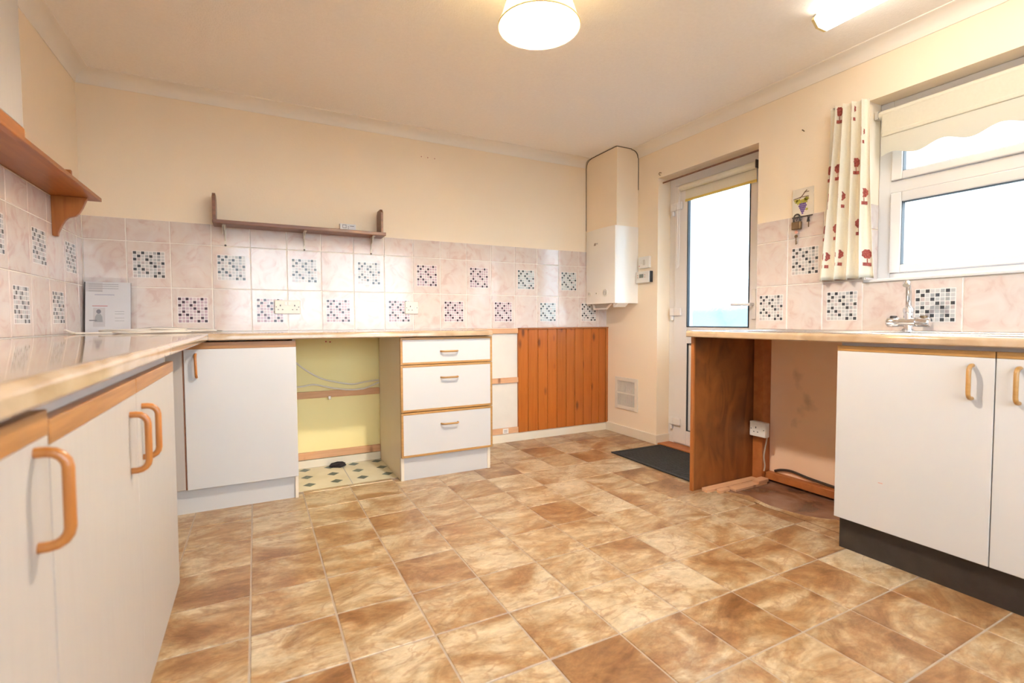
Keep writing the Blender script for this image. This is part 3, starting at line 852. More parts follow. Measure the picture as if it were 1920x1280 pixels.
# ---------------------------------------------------------------- base cabinets
def bow_handle(parent, p0, p1, out, r=0.0065, stand=0.030, mat=None):
    """A bow handle from p0 to p1 standing off along out."""
    p0, p1, out = Vector(p0), Vector(p1), Vector(out)
    d = (p1 - p0).normalized()
    c = 0.020
    pts = [p0 - out * 0.001, p0 + out * (stand - c)]
    for k in range(1, 5):
        a = PI / 2 * k / 4
        pts.append(p0 + out * (stand - c + c * math.sin(a)) + d * (c * (1 - math.cos(a))))
    e = []
    for k in range(0, 4):
        a = PI / 2 * k / 4
        e.append(p1 + out * (stand - c + c * math.cos(a)) - d * (c * (1 - math.sin(a))))
    pts += e + [p1 + out * (stand - c), p1 - out * 0.001]
    return obj('handle', G().tube(pts, r, 10), mat or M['handle'], parent, smooth=True)

LXF = 0.570
def left_cabinet(label, y0, y1, doors, ztop, zbot=0.100):
    """doors: list of (ya, yb, handle_y)"""
    c = thing('base_cabinet', label, 'cabinet', (0.3, (y0 + y1) / 2, 0))
    g = G().box(0.02, LXF - 0.020, y0 + 0.001, y0 + 0.018, 0.10, WU - 0.002).box(0.02, LXF - 0.020, y1 - 0.018, y1 - 0.001, 0.10, WU - 0.002)
    g.box(0.02, LXF - 0.020, y0 + 0.018, y1 - 0.018, 0.10, 0.118).box(0.02, 0.026, y0 + 0.018, y1 - 0.018, 0.118, WU - 0.002)
    obj('carcass', g, M['carcass'], c)
    obj('top_rail', G().box(LXF - 0.036, LXF - 0.0205, y0 + 0.018, y1 - 0.018, WU - 0.075, WU - 0.002), M['rail_grey'], c)
    obj('plinth', G().box(LXF - 0.055, LXF - 0.040, y0, y1, 0, 0.0995), M['white_door'], c)
    for ya, yb, hy in doors:
        dr = obj('door', G().box(LXF - 0.019, LXF, ya + 0.0007, yb - 0.0007, zbot, ztop - 0.0325), M['cream_door'], c, bevel=0.0008)
        obj('top_strip', G().box(LXF - 0.019, LXF + 0.001, ya + 0.0012, yb - 0.0012, ztop - 0.032, ztop), M['oak_h'], dr, bevel=0.002)
        bow_handle(dr, (LXF, hy, 0.775 if hy < -2.4 else 0.738), (LXF, hy, 0.662 if hy < -2.4 else 0.622), (1, 0, 0))
    return c
left_cabinet('cream double door base cabinet below the leaflet worktop', -2.545, -1.500,
             [(-2.545, -2.040, -2.105), (-2.040, -1.500, -1.985)], 0.806)
left_cabinet('cream single door base cabinet nearest the camera', -3.140, -2.547, [(-3.140, -2.547, -2.592)], 0.820)

# corner cabinet on the back run
YFr = -0.570
cab = thing('base_cabinet', 'white corner base cabinet with orange top strip left of the yellow gap', 'cabinet', (0.75, -0.3, 0))
g = G().box(0.45, 0.466, YFr + 0.020, -0.020, 0.12, WU - 0.002).box(0.970, 0.985, YFr + 0.020, -0.020, 0.0, WU - 0.002)
g.box(0.466, 0.970, YFr + 0.020, -0.020, 0.12, 0.136).box(0.466, 0.970, -0.030, -0.022, 0.136, WU - 0.002)
obj('carcass', g, M['carcass'], cab)
obj('plinth', G().box(0.30, 0.9855, -0.540, -0.525, 0, 0.119), M['white_door'], cab)
obj('filler_panel', G().box(0.405, 0.4895, YFr, YFr + 0.018, 0.124, WU - 0.008), M['cream_door'], cab, bevel=0.0015)
obj('edge_strip', G().box(0.4900, 0.4955, YFr + 0.001, YFr + 0.016, 0.124, 0.80), M['red_print'] if False else M['brown_wood'], cab)
dr = obj('door', G().box(0.4965, 0.9855, YFr - 0.001, YFr + 0.018, 0.121, 0.797), M['white_door'], cab, bevel=0.0015)
obj('top_strip', G().box(0.4965, 0.9855, YFr - 0.001, YFr + 0.018, 0.7975, WU - 0.008), M['oak_h'], dr, bevel=0.002)
bow_handle(dr, (0.545, YFr - 0.001, 0.774), (0.547, YFr - 0.001, 0.664), (0, -1, 0), r=0.006, stand=0.026)

# drawer unit
du = thing('drawer_unit', 'white three drawer unit with golden oak edging', 'drawer unit', (1.82, -0.3, 0))
obj('side_panel', G().box(1.532, 1.550, YFr + 0.020, -0.019, 0.0, WU - 0.002), M['carcass'], du, bevel=0.001)
obj('side_panel', G().box(2.082, 2.100, YFr + 0.020, -0.0195, 0.0, WU - 0.002), M['carcass'], du, bevel=0.001)
obj('back_panel', G().box(1.552, 2.080, -0.030, -0.022, 0.125, WU - 0.002), M['carcass'], du)
obj('plinth', G().box(1.531, 2.092, -0.545, -0.530, 0, 0.134), M['white_door'], du)
for z0, z1, hz in ((0.677, 0.833, 0.750), (0.402, 0.674, 0.595), (0.138, 0.398, 0.318)):
    t = 0.013
    x0, x1 = 1.531, 2.108
    dw = obj('drawer', G().box(x0 + t, x1 - t, YFr + 0.001, YFr + 0.017, z0 + t, z1 - t), M['white_door'], du)
    g = G().box(x0, x0 + t, YFr - 0.001, YFr + 0.018, z0, z1).box(x1 - t, x1, YFr - 0.001, YFr + 0.018, z0, z1)
    g.box(x0 + t, x1 - t, YFr - 0.001, YFr + 0.018, z0, z0 + t).box(x0 + t, x1 - t, YFr - 0.001, YFr + 0.018, z1 - t, z1)
    obj('edging', g, M['gold_oak'], dw, bevel=0.0015)
    bow_handle(dw, (1.773, YFr + 0.001, hz), (1.877, YFr + 0.001, hz), (0, -1, 0), r=0.0055, stand=0.024, mat=M['gold_oak'])

# sink cabinet on the right
XRF = W - 0.570
sc_ = thing('base_cabinet', 'white sink cabinet with dark brown plinth under the window', 'cabinet', (3.2, -2.7, 0))
g = G().box(XRF + 0.020, W - 0.012, -2.222, -2.206, 0.1295, WU - 0.002).box(XRF + 0.020, W - 0.012, -3.16, -3.144, 0.1295, WU - 0.002)
g.box(XRF + 0.020, W - 0.012, -3.144, -2.222, 0.13, 0.146)
obj('carcass', g, M['white_door'], sc_)
obj('top_rail', G().box(XRF + 0.0205, XRF + 0.036, -3.144, -2.222, WU - 0.05, WU - 0.002), M['rail_grey'], sc_)
pl = obj('plinth', G().box(W - 0.540, W - 0.525, -3.16, -2.207, 0, 0.129), M['dark_plinth'], sc_)
pl['label'] = 'dark brown plinth'
for ya, yb, hy in ((-2.677, -2.200, -2.622), (-3.16, -2.680, -2.735)):
    dr = obj('door', G().box(XRF, XRF + 0.019, ya, yb, 0.130, 0.802), M['white_door'], sc_, bevel=0.0015)
    obj('top_strip', G().box(XRF - 0.001, XRF + 0.019, ya, yb, 0.8025, 0.824), M['gold_oak'], dr, bevel=0.002)
    bow_handle(dr, (XRF, hy, 0.776), (XRF, hy, 0.668), (-1, 0, 0), r=0.0065, stand=0.027, mat=M['gold_oak'])
obj('scuff', G().box(XRF - 0.0003, XRF + 0.001, -2.372, -2.357, 0.310, 0.313), M['rose'], sc_)

# wall cabinet, upper left
wc = thing('wall_cabinet', 'cream wall cabinet with orange pelmet rail above the pine shelf', 'cabinet', (0.15, -2.3, 1.40))
g = G().box(0.002, 0.281, -1.698, -1.682, 1.412, 2.10).box(0.002, 0.281, -2.98, -2.964, 1.412, 2.10)
g.box(0.002, 0.281, -2.964, -1.698, 1.412, 1.428).box(0.002, 0.281, -2.964, -1.698, 2.084, 2.10).box(0.002, 0.008, -2.964, -1.698, 1.428, 2.084)
obj('carcass', g, M['white_door'], wc)
for ya, yb in ((-2.33, -1.682), (-2.98, -2.333)):
    obj('door', G().box(0.282, 0.300, ya, yb, 1.413, 2.10), M['cream_door'], wc, bevel=0.0015)
obj('pelmet_rail', G().box(0.284, 0.302, -2.98, -1.680, 1.378, 1.4115), M['pine_shelf'], wc, bevel=0.003)

# ---------------------------------------------------------------- shelves
ps = thing('pine_shelf', 'orange pine shelf with a shaped end bracket in the corner', 'shelf', (0.0, -1.0, 1.49))
obj('shelf_board', G().box(0.001, 0.170, -1.678, -0.365, 1.496, 1.513), M['pine_shelf'], ps, bevel=0.002)
prof = [(0.0065, 1.4955), (0.0065, 1.318), (0.012, 1.314), (0.026, 1.315)]
for k in range(0, 9):           # ogee sweep from the wall foot to the front of the shelf
    t = k / 8
    prof.append((0.028 + 0.100 * t, 1.330 + 0.150 * t + 0.020 * math.sin(2 * PI * t)))
prof += [(0.134, 1.4955)]
obj('bracket', G().prism(prof, 'y', -0.442, -0.422), M['pine_up'], ps, bevel=0.002)
obj('bracket_top', G().box(0.001, 0.080, -0.442, -0.422, 1.5135, 1.615), M['pine_up'], ps, bevel=0.002)

bs = thing('wall_shelf', 'narrow brown wooden shelf with upright ends on three metal brackets', 'shelf', (1.08, 0, 1.48))
obj('shelf_board', G().box(0.602, 1.562, -0.140, -0.0065, 1.478, 1.499), M['brown_wood'], bs, bevel=0.003)
for x in (0.602, 1.532):
    obj('upright_end', G().prism([(-0.125, 1.4995), (-0.004, 1.4995), (-0.004, 1.628), (-0.030, 1.650), (-0.105, 1.650), (-0.125, 1.630)], 'x', x, x + 0.016), M['brown_wood'], bs, bevel=0.002)
for x in (0.657, 1.083, 1.492):
    g = G().box(x - 0.005, x + 0.005, -0.0095, -0.0065, 1.370, 1.4775).box(x - 0.007, x + 0.007, -0.110, -0.0065, 1.4735, 1.4778)
    g.prism([(-0.0095, 1.40), (-0.0095, 1.4735), (-0.100, 1.4735), (-0.085, 1.455), (-0.05, 1.450), (-0.03, 1.435)], 'x', x - 0.0025, x + 0.0025)
    g.prism([(-0.060, 1.430), (-0.040, 1.4735), (-0.110, 1.4735), (-0.100, 1.445), (-0.085, 1.432)], 'x', x - 0.010, x - 0.007)
    br = obj('bracket', g, M['bracket'], bs)
    obj('screw', G().lathe([(0.0045, -0.0125), (0.006, -0.0095)], (x, 0, 1.374), 'y', 8), M['iron'], br)
cd = thing('alarm_box', 'small white box with printed marks on the brown shelf', 'box', (1.33, -0.07, 1.4995))
obj('case', G().box(1.288, 1.385, -0.075, -0.050, 1.5, 1.545), M['paper'], cd, bevel=0.002)
g = G().box(1.303, 1.327, -0.0757, -0.0749, 1.518, 1.521).box(1.303, 1.306, -0.0757, -0.0749, 1.521, 1.536).box(1.303, 1.327, -0.0757, -0.0749, 1.536, 1.539).box(1.324, 1.327, -0.0757, -0.0749, 1.521, 1.536)
g.box(1.336, 1.342, -0.0757, -0.0749, 1.516, 1.520).box(1.336, 1.342, -0.0757, -0.0749, 1.526, 1.530).box(1.349, 1.374, -0.0757, -0.0749, 1.530, 1.534)
obj('printed_marks', g, M['ink'], cd)['kind'] = 'stuff'

# ---------------------------------------------------------------- pine boarding, end panel, timbers
pb = thing('pine_boarding', 'orange knotty pine boarding beside the white vent', 'panelling', (3.0, 0, 0.066))
xs = [2.588, 2.674, 2.762, 2.850, 2.938, 3.026, 3.111, 3.195, 3.278, 3.352, 3.424]
for a, b in zip(xs[:-1], xs[1:]):
    pz = 0.066
    c = 0.004
    prof = [(a + 0.0009, -0.003), (a + 0.0009, -0.018), (a + c, -0.022), (b - c, -0.022), (b - 0.0009, -0.018), (b - 0.0009, -0.003)]
    g = G().prism(prof, 'z', 0.0665, 0.862)
    ctr = ((a + b) / 2, -0.012, 0.46)
    me = g.mesh('plank', M['pine'], ctr)
    inst('plank', me, pb, ctr)
obj('backing', G().box(2.588, 3.424, -0.0025, -0.0005, 0.067, 0.8625), M['gap'], pb)
obj('edge_batten', G().box(3.4245, W - 0.001, -0.030, -0.0005, 0.0665, 0.8625), M['pine_up'], pb, bevel=0.002)
obj('cap_rail', G().box(2.588, W - 0.001, -0.034, -0.0065, 0.863, 0.8735), M['pine_shelf'], pb, bevel=0.002)

ep = thing('end_panel', 'stained plywood end panel holding up the sink worktop', 'panel', (3.15, -1.45, 0))
obj('plywood_sheet', G().box(2.896, W - 0.002, -1.4575, -1.4425, 0.0005, WU - 0.001), M['ply'], ep)
obj('edge_lipping', G().box(2.884, 2.8955, -1.460, -1.440, 0.0005, WU - 0.001), M['pine_up'], ep, bevel=0.001)
tag(obj('timber_post', G().box(3.375, W - 0.0025, -1.520, -1.458, 0.001, WU - 0.001), M['timber'], bevel=0.002), 'upright orange timber post behind the white socket', 'post')
tag(obj('floor_batten', G().box(W - 0.045, W - 0.003, -2.205, -1.523, 0.012, 0.052), M['timber'], bevel=0.002), 'orange timber batten along the floor under the sink worktop', 'batten')
for nm, lab, x0, x1, y0, y1, z0, z1, rz in (
        ('wood_offcut', 'pale wood offcut lying across the corner by the timber post', 3.275, 3.372, -1.575, -1.523, 0.0125, 0.027, 0.0),
        ('wood_offcut', 'long split wood strip on the bare floor along the end panel', 2.935, 3.365, -1.515, -1.4635, 0.0, 0.012, 0.0),
        ('wood_offcut', 'short broken wood piece at the torn vinyl edge', 2.985, 3.075, -1.556, -1.520, 0.0005, 0.013, 0.0),
        ('wood_offcut', 'thin grey wood strip beside the torn vinyl', 3.085, 3.36, -1.576, -1.519, 0.0, 0.0115, 0.0)):
    c = ((x0 + x1) / 2, (y0 + y1) / 2, z0)
    g = G().prism([(x0, y0), (x1 - 0.01, y0 + 0.003), (x1, y0 + 0.014), (x1 - 0.004, y1), (x0 + 0.015, y1 - 0.002), (x0 + 0.004, y1 - 0.012)], 'z', z0, z1)
    o = bpy.data.objects.new(nm, g.mesh(nm, M['batten'], c))
    COL.objects.link(o); o.location = c; o.rotation_euler = (0, 0, rz)
    tag(o, lab, 'offcut')

# ---------------------------------------------------------------- boiler, boxing and controls
BXF = 3.224
tag(obj('pipe_boxing', G().prism([(3.236, -0.001), (3.236, -0.388), (W - 0.001, -0.388), (W - 0.001, -0.001)], 'z', 1.646, H - 0.001), M['wall']),
    'cream boxed-in flue casing above the boiler', 'boxing')
bx_ = bpy.data.objects['pipe_boxing']
g = G()
g.tube([(3.2345, -0.0705, H - 0.004), (3.2345, -0.388, H - 0.003), (W - 0.071, -0.3895, H - 0.003)], 0.0028, 6)
g.tube([(3.2345, -0.003, 1.66), (3.2345, -0.003, zc - 0.003)] + [(3.2345, -0.002 - t, zc + u - 0.002) for t, u in cp[2:-2]], 0.0022, 6)
g.tube([(W - 0.002, -0.3895, 1.93), (W - 0.002, -0.3895, zc)] + [(W - t - 0.002, -0.3895, zc + u - 0.002) for t, u in cp[2:-2]], 0.0026, 6)
obj('open_joint', g, M['gap'], bx_)['label'] = 'dark open joint along the edges'
bo = thing('boiler', 'white wall-hung boiler below the cream boxing', 'boiler', (3.34, -0.2, 1.06))
def on_front(y):
    t = (-0.012 - y) / 0.378
    return 3.236 - 0.030 * math.sin(PI * (0.04 + 0.80 * t)) ** 0.8
prof = []
n = 10
for k in range(n + 1):
    t = k / n
    y = -0.012 - 0.378 * t
    prof.append((on_front(y), y))
prof += [(on_front(-0.39) + 0.012, -0.3935), (W - 0.001, -0.3915), (W - 0.001, -0.012)]
obj('casing', G().prism(prof, 'z', 1.060, 1.645), M['boiler'], bo, smooth=True)
# emblem and lettering
g = G()
xe = on_front(-0.15) - 0.0012
for dy in (0, 0.008, 0.016):
    g.add([(xe, -0.142 - dy, 1.520), (xe, -0.148 - dy, 1.520), (xe, -0.158 - dy, 1.540), (xe, -0.152 - dy, 1.540)], [(0, 1, 2, 3)])
obj('emblem', g, M['stem'], bo)['kind'] = 'stuff'
fc = bpy.data.curves.new('lettering', 'FONT')
fc.body = 'WORCESTER'
fc.size = 0.0145
fc.extrude = 0.0003
fo = bpy.data.objects.new('lettering', fc)
COL.objects.link(fo)
fo.parent = bo
fo.matrix_local = Matrix.Translation((xe - 0.0012 - 3.34, -0.173 + 0.2, 1.527 - 1.06)) @ Matrix(((0, 0, -1, 0), (-1, 0, 0, 0), (0, 1, 0, 0), (0, 0, 0, 1)))
fc.materials.append(M['ink'])
bpy.context.view_layer.update()
lm = bpy.data.meshes.new_from_object(fo.evaluated_get(bpy.context.evaluated_depsgraph_get()))
lo = bpy.data.objects.new('boiler_lettering', lm)
COL.objects.link(lo)
lo.parent = bo
lo.matrix_local = fo.matrix_local.copy()
bpy.data.objects.remove(fo)
lo.name = 'lettering'
for yk, r in ((-0.075, 0.020), (-0.288, 0.030)):
    xk = on_front(yk)
    k_ = obj('dial', G().lathe([(r, xk + 0.004), (r, xk - 0.003), (r - 0.003, xk - 0.004), (r - 0.005, xk - 0.002), (0.001, xk - 0.002)], (0, yk, 1.142), 'x', 24), M['cream_plastic'], bo, smooth=True)
    obj('pointer', G().box(xk - 0.012, xk - 0.0015, yk - 0.004, yk + 0.004, 1.142 - r * 0.55, 1.142 + r * 0.55).lathe([(r * 0.62, xk - 0.0018), (r * 0.55, xk - 0.007)], (0, yk, 1.142), 'x', 18), M['mid_grey'], k_, smooth=True)
xk = on_front(-0.181)
obj('gauge', G().lathe([(0.010, xk + 0.002), (0.010, xk - 0.002)], (0, -0.181, 1.142), 'x', 16), M['cream_plastic'], bo, smooth=True)
obj('indicator_light', G().lathe([(0.0045, xk - 0.0015), (0.0045, xk - 0.004)], (0, -0.181, 1.142), 'x', 10), M['dark'], bo)
g = G()
fr = [(-0.050, 1.059), (-0.066, 1.016), (-0.235, 1.016), (-0.300, 1.059)]
inn = [(-0.070, 1.054), (-0.079, 1.026), (-0.230, 1.026), (-0.272, 1.054)]
vs = [(3.262, y, z) for y, z in fr] + [(3.262, y, z) for y, z in inn] + [(3.272, y, z) for y, z in fr] + [(3.272, y, z) for y, z in inn]
fs = []
for i in range(3):
    fs += [(i, i + 1, 5 + i, 4 + i), (8 + i, 12 + i, 13 + i, 9 + i), (i, 8 + i, 9 + i, i + 1), (4 + i, 5 + i, 13 + i, 12 + i)]
obj('drop_flap', G().add(vs, fs), M['boiler'], bo)
obj('flap_panel', G().prism(inn, 'x', 3.275, 3.279), M['mid_grey'], bo)
obj('valve_cover', G().prism([(-0.388, 1.0595), (-0.330, 1.0595), (-0.330, 1.030), (-0.345, 1.030)], 'x', 3.25, 3.36), M['boiler'], bo, bevel=0.004)

sw = thing('fused_switch', 'white fused spur switch on the wall above the thermostat', 'switch', (W, -0.47, 1.36))
obj('back_box', G().box(W - 0.022, W - 0.0005, -0.415, -0.533, 1.322, 1.410), M['plastic'], sw, bevel=0.003)
obj('rocker', G().box(W - 0.028, W - 0.022, -0.442, -0.458, 1.352, 1.378), M['plastic'], sw, bevel=0.002)
obj('fuse_holder', G().box(W - 0.025, W - 0.022, -0.470, -0.492, 1.345, 1.385), M['mid_grey'], sw)
obj('neon', G().box(W - 0.0235, W - 0.022, -0.426, -0.433, 1.338, 1.345), M['red_print'], sw)
th = thing('thermostat', 'white thermostat with grey screen beside the boiler', 'thermostat', (W, -0.47, 1.25))
obj('case', G().box(W - 0.032, W - 0.004, -0.400, -0.545, 1.212, 1.298), M['plastic'], th, bevel=0.004)
obj('back_plate', G().box(W - 0.026, W - 0.0005, -0.5455, -0.553, 1.214, 1.297), M['dark'], th, bevel=0.002)
obj('screen', G().box(W - 0.0328, W - 0.031, -0.440, -0.485, 1.250, 1.278), M['lcd'], th)
g = G()
for yb in (-0.424, -0.500):
    for zb in (1.254, 1.270):
        g.lathe([(0.004, W - 0.0345), (0.004, W - 0.031)], (0, yb, zb), 'x', 8)
obj('buttons', g, M['rose'], th)['kind'] = 'stuff'

av = thing('air_vent', 'white louvred air vent low on the wall beside the pine boarding', 'vent', (W, -0.26, 0.34))
g = G()
frame_box(g, W - 0.008, W - 0.0005, -0.128, -0.400, 0.207, 0.467, 0.030)
g.box(W - 0.006, W - 0.0005, -0.370, -0.158, 0.331, 0.343)
obj('frame', g, M['cream_plastic'], av, bevel=0.002)
g = G()
for k in range(17):
    y = -0.163 - k * 0.0125
    g.prism([(W - 0.0008, y - 0.003), (W - 0.0075, y - 0.0055), (W - 0.0075, y - 0.0075), (W - 0.0008, y - 0.005)], 'z', 0.238, 0.331)
    g.prism([(W - 0.0008, y - 0.003), (W - 0.0075, y - 0.0055), (W - 0.0075, y - 0.0075), (W - 0.0008, y - 0.005)], 'z', 0.343, 0.436)
o = obj('slats', g, M['cream_plastic'], av); o['kind'] = 'stuff'
obj('backing', G().box(W - 0.0006, W - 0.0002, -0.37, -0.158, 0.237, 0.437), M['rail_grey'], av)

# ---------------------------------------------------------------- sockets
def socket(label, name, loc, rot, width, double, depth=0.012, box=0.0):
    """Built facing -y at the wall plane, then turned; holes are dark recesses on the face."""
    s_ = thing(name, label, 'socket', (0, 0, 0))
    h = 0.084
    if box:
        obj('back_box', G().box(-width / 2, width / 2, -box, -0.0003, -h / 2, h / 2), M['plastic'], s_, bevel=0.005)
    y = -box
    obj('faceplate', G().box(-width / 2, width / 2, y - depth, y - 0.0003, -h / 2, h / 2), M['cream_plastic'] if not box else M['plastic'], s_, bevel=0.004)
    g = G()
    f = y - depth
    cs = (-0.040, 0.040) if double else (-0.010,)
    for cx in cs:
        g.box(cx - 0.003, cx + 0.003, f - 0.0004, f + 0.002, 0.004, 0.014)
        for dx in (-0.012, 0.012):
            g.box(cx + dx - 0.004, cx + dx + 0.004, f - 0.0004, f + 0.002, -0.018, -0.0135)
    for sx in (-1, 1):
        g.lathe([(0.003, f - 0.0006), (0.003, f + 0.001)], (sx * (width / 2 - 0.010), 0, 0.0), 'y', 8)
    obj('pin_holes', g, M['dark'], s_)['kind'] = 'stuff'
    g = G()
    for sx in ((-0.009, 0.009) if double else (0.026,)):
        obj('rocker_switch', G().box(sx - 0.007, sx + 0.007, f - 0.004, f + 0.001, 0.010 if double else -0.006, 0.032 if double else 0.010), M['plastic'], s_, bevel=0.0015)
    s_.location = loc; s_.rotation_euler = (0, 0, rot)
    return s_
socket('cream double socket over a plum mosaic tile below the brown shelf', 'double_socket', (0.980, -0.0065, 1.018), 0, 0.146, True)
socket('cream single socket on the tiles above the drawers', 'single_socket', (1.759, -0.0065, 1.020), 0, 0.092, False)
socket('white surface-mounted socket on the timber post under the worktop', 'single_socket', (3.3745, -1.515, 0.302), -PI / 2, 0.100, False, 0.008, 0.030)
bpv = thing('blanking_plate', 'small white plate with grey grille on the lowest batten', 'plate', (2.47, -0.018, 0.088))
obj('plate', G().box(2.452, 2.500, -0.0225, -0.0183, 0.068, 0.108), M['plastic'], bpv, bevel=0.002)
g = G()
for k in range(3):
    for j in range(2):
        g.box(2.462 + k * 0.009, 2.469 + k * 0.009, -0.0229, -0.0222, 0.078 + j * 0.011, 0.087 + j * 0.011)
obj('grille', g, M['grey'], bpv)['kind'] = 'stuff'

# ---------------------------------------------------------------- cables and debris
def bez(pts, n=10):
    """Catmull-Rom through points."""
    P = [Vector(p) for p in pts]
    P = [P[0] * 2 - P[1]] + P + [P[-1] * 2 - P[-2]]
    out = []
    for i in range(1, len(P) - 2):
        for k in range(n):
            t = k / n
            a, b, c, d = P[i - 1], P[i], P[i + 1], P[i + 2]
            out.append(0.5 * ((2 * b) + (c - a) * t + (2 * a - 5 * b + 4 * c - d) * t * t + (3 * b - a - 3 * c + d) * t ** 3))
    out.append(P[-2])
    return [tuple(p) for p in out]
def cable(name, label, pts, r, m):
    return tag(obj(name, G().tube(bez(pts), r, 7), m, smooth=True), label, 'cable')
cable('cable', 'white cable drooping down the yellow paint in the gap', [(0.99, -0.006, 0.705), (1.06, -0.006, 0.635), (1.16, -0.006, 0.568), (1.26, -0.010, 0.536), (1.357, -0.012, 0.518), (1.44, -0.012, 0.528), (1.528, -0.010, 0.535)], 0.0055, M['wire'])
cable('cable', 'white cable sagging in front of the upper batten in the gap', [(0.99, -0.020, 0.518), (1.05, -0.022, 0.522), (1.12, -0.022, 0.530), (1.191, -0.024, 0.512), (1.265, -0.025, 0.494), (1.339, -0.025, 0.484), (1.42, -0.025, 0.484), (1.48, -0.022, 0.502), (1.528, -0.020, 0.520)], 0.0055, M['wire'])
tag(obj('cable_clip', G().box(1.205, 1.222, -0.026, -0.0185, 0.428, 0.452), M['steel'], bevel=0.002), 'small metal clip on the upper batten in the gap', 'clip')
cable('cable', 'black cable trailing behind the floor batten under the worktop', [(W - 0.012, -1.56, 0.060), (W - 0.010, -1.60, 0.075), (W - 0.010, -1.66, 0.083), (W - 0.010, -1.75, 0.072), (W - 0.010, -1.87, 0.064), (W - 0.012, -2.0, 0.06), (W - 0.012, -2.20, 0.06)], 0.007, M['black_wire'])
cable('cable', 'pale cable running down from the socket on the timber post', [(3.366, -1.556, 0.262), (3.375, -1.545, 0.23), (3.385, -1.531, 0.19), (3.38, -1.528, 0.14), (3.387, -1.530, 0.09), (3.382, -1.5285, 0.058)], 0.004, M['grey_wire'])
zt = WT + 0.006
loop = []
for k in range(34):
    a = 2 * PI * k / 15
    loop.append((0.30 + 0.17 * math.cos(a) + 0.01 * math.sin(k * 1.3), -0.27 - 0.07 * math.sin(a) + 0.008 * math.cos(k * 2.1), zt + 0.004 * (k / 8) + 0.002 * math.sin(k)))
cable('cable', 'coiled beige cable lying on the worktop in front of the leaflet', [(0.030, -0.42, zt + 0.018), (0.05, -0.38, zt + 0.004), (0.09, -0.33, zt)] + loop + [(0.52, -0.23, zt + 0.004), (0.585, -0.225, zt + 0.006), (0.61, -0.21, zt + 0.004), (0.58, -0.20, zt + 0.002), (0.51, -0.20, zt)], 0.0045, M['wire'])
cable('cable', 'thin grey cable curling across the coil on the worktop', [(0.16, -0.15, zt), (0.26, -0.16, zt + 0.016), (0.36, -0.18, zt + 0.024), (0.46, -0.16, zt + 0.018), (0.55, -0.13, zt + 0.014), (0.63, -0.09, zt + 0.001), (0.55, -0.06, zt), (0.44, -0.055, zt)], 0.003, M['grey_wire'])
g = G()
rb = random.Random(3)
vs = []
nx = 9
for i in range(4):
    for k in range(nx):
        a = 2 * PI * k / nx
        r = [0.040, 0.044, 0.030, 0.008][i] * rb.uniform(0.7, 1.25)
        vs.append((1.25 + 1.25 * r * math.cos(a), -0.062 + 0.8 * r * math.sin(a), [0.0, 0.010, 0.024, 0.030][i]))
fs = [(i * nx + k, i * nx + (k + 1) % nx, (i + 1) * nx + (k + 1) % nx, (i + 1) * nx + k) for i in range(3) for k in range(nx)] + [tuple(range(3 * nx, 4 * nx))]
tag(obj('rag', G().add(vs, fs), M['rag']), 'crumpled dark rag on the diamond vinyl in the gap', 'rag')

# ---------------------------------------------------------------- leaflet in a plastic sleeve, leaning in the corner
lf = thing('leaflet_pack', 'leaflets in a clear plastic sleeve leaning in the worktop corner', 'leaflets', (0.12, -0.05, WT + 0.001))
zb = WT + 0.003
def lean(x, z, off=0.0):        # leaning sheet: bottom further out than the top
    return (x, -0.062 + 0.15 * (z - zb) - off, z)
def sheet(g, x0, x1, z0, z1, off, mi=0, th=0.0006):
    a = [lean(x0, z0, off), lean(x1, z0, off), lean(x1, z1, off), lean(x0, z1, off)]
    b = [(x, y + th, z) for x, y, z in a]
    g.add(a + b, [(0, 1, 2, 3), (7, 6, 5, 4), (0, 4, 5, 1), (1, 5, 6, 2), (2, 6, 7, 3), (3, 7, 4, 0)], mi)
    return g
obj('back_booklet', sheet(G(), 0.012, 0.208, zb, 1.140, 0.0, th=0.006), M['dark'], lf)
pg_ = obj('page', sheet(G(), 0.017, 0.208, zb + 0.001, 1.142, 0.0012), M['paper'], lf)
g = G()
sheet(g, 0.020, 0.088, 1.090, 1.138, 0.0018)
for z in (1.128, 1.118, 1.106):
    sheet(g, 0.030, 0.155, z, z + 0.0025, 0.0021, 1)
sheet(g, 0.030, 0.088, 1.092, 1.095, 0.0021, 1)
obj('printed_block', g, [M['paper2'], M['grey']], pg_)
p2 = obj('page', sheet(G(), 0.052, 0.205, zb + 0.002, 1.080, 0.0028), M['paper'], lf)
g = G()
sheet(g, 0.056, 0.138, 1.072, 1.076, 0.0034)
for z in (0.985, 0.972, 0.95, 0.935):
    sheet(g, 0.140, 0.180, z, z + 0.002, 0.0034, 1)
obj('printed_lines', g, [M['lilac'], M['grey']], p2)['kind'] = 'stuff'
p3 = obj('page', sheet(G(), 0.030, 0.116, zb + 0.002, 1.024, 0.0042), M['paper'], lf)
g = G()
sheet(g, 0.046, 0.110, 1.013, 1.016, 0.0047, 1)
sheet(g, 0.050, 0.100, 0.905, 1.005, 0.0047, 2)
hd_, nh = (0.073, 0.985), 14
vs = [lean(hd_[0] + 0.010 * math.cos(2 * PI * k / nh), hd_[1] + 0.012 * math.sin(2 * PI * k / nh), 0.0051) for k in range(nh)]
g.add(vs, [tuple(range(nh))], 0)
sh_ = [(0.056, 0.93), (0.090, 0.93), (0.088, 0.958), (0.081, 0.972), (0.066, 0.972), (0.058, 0.958)]
g.add([lean(x, z, 0.0051) for x, z in sh_], [tuple(range(6))], 3)
sheet(g, 0.034, 0.066, 0.936, 0.941, 0.0054, 0)
obj('printed_photo', g, [M['ink'], M['red_print'], M['paper2'], M['grey']], p3)
g = G()
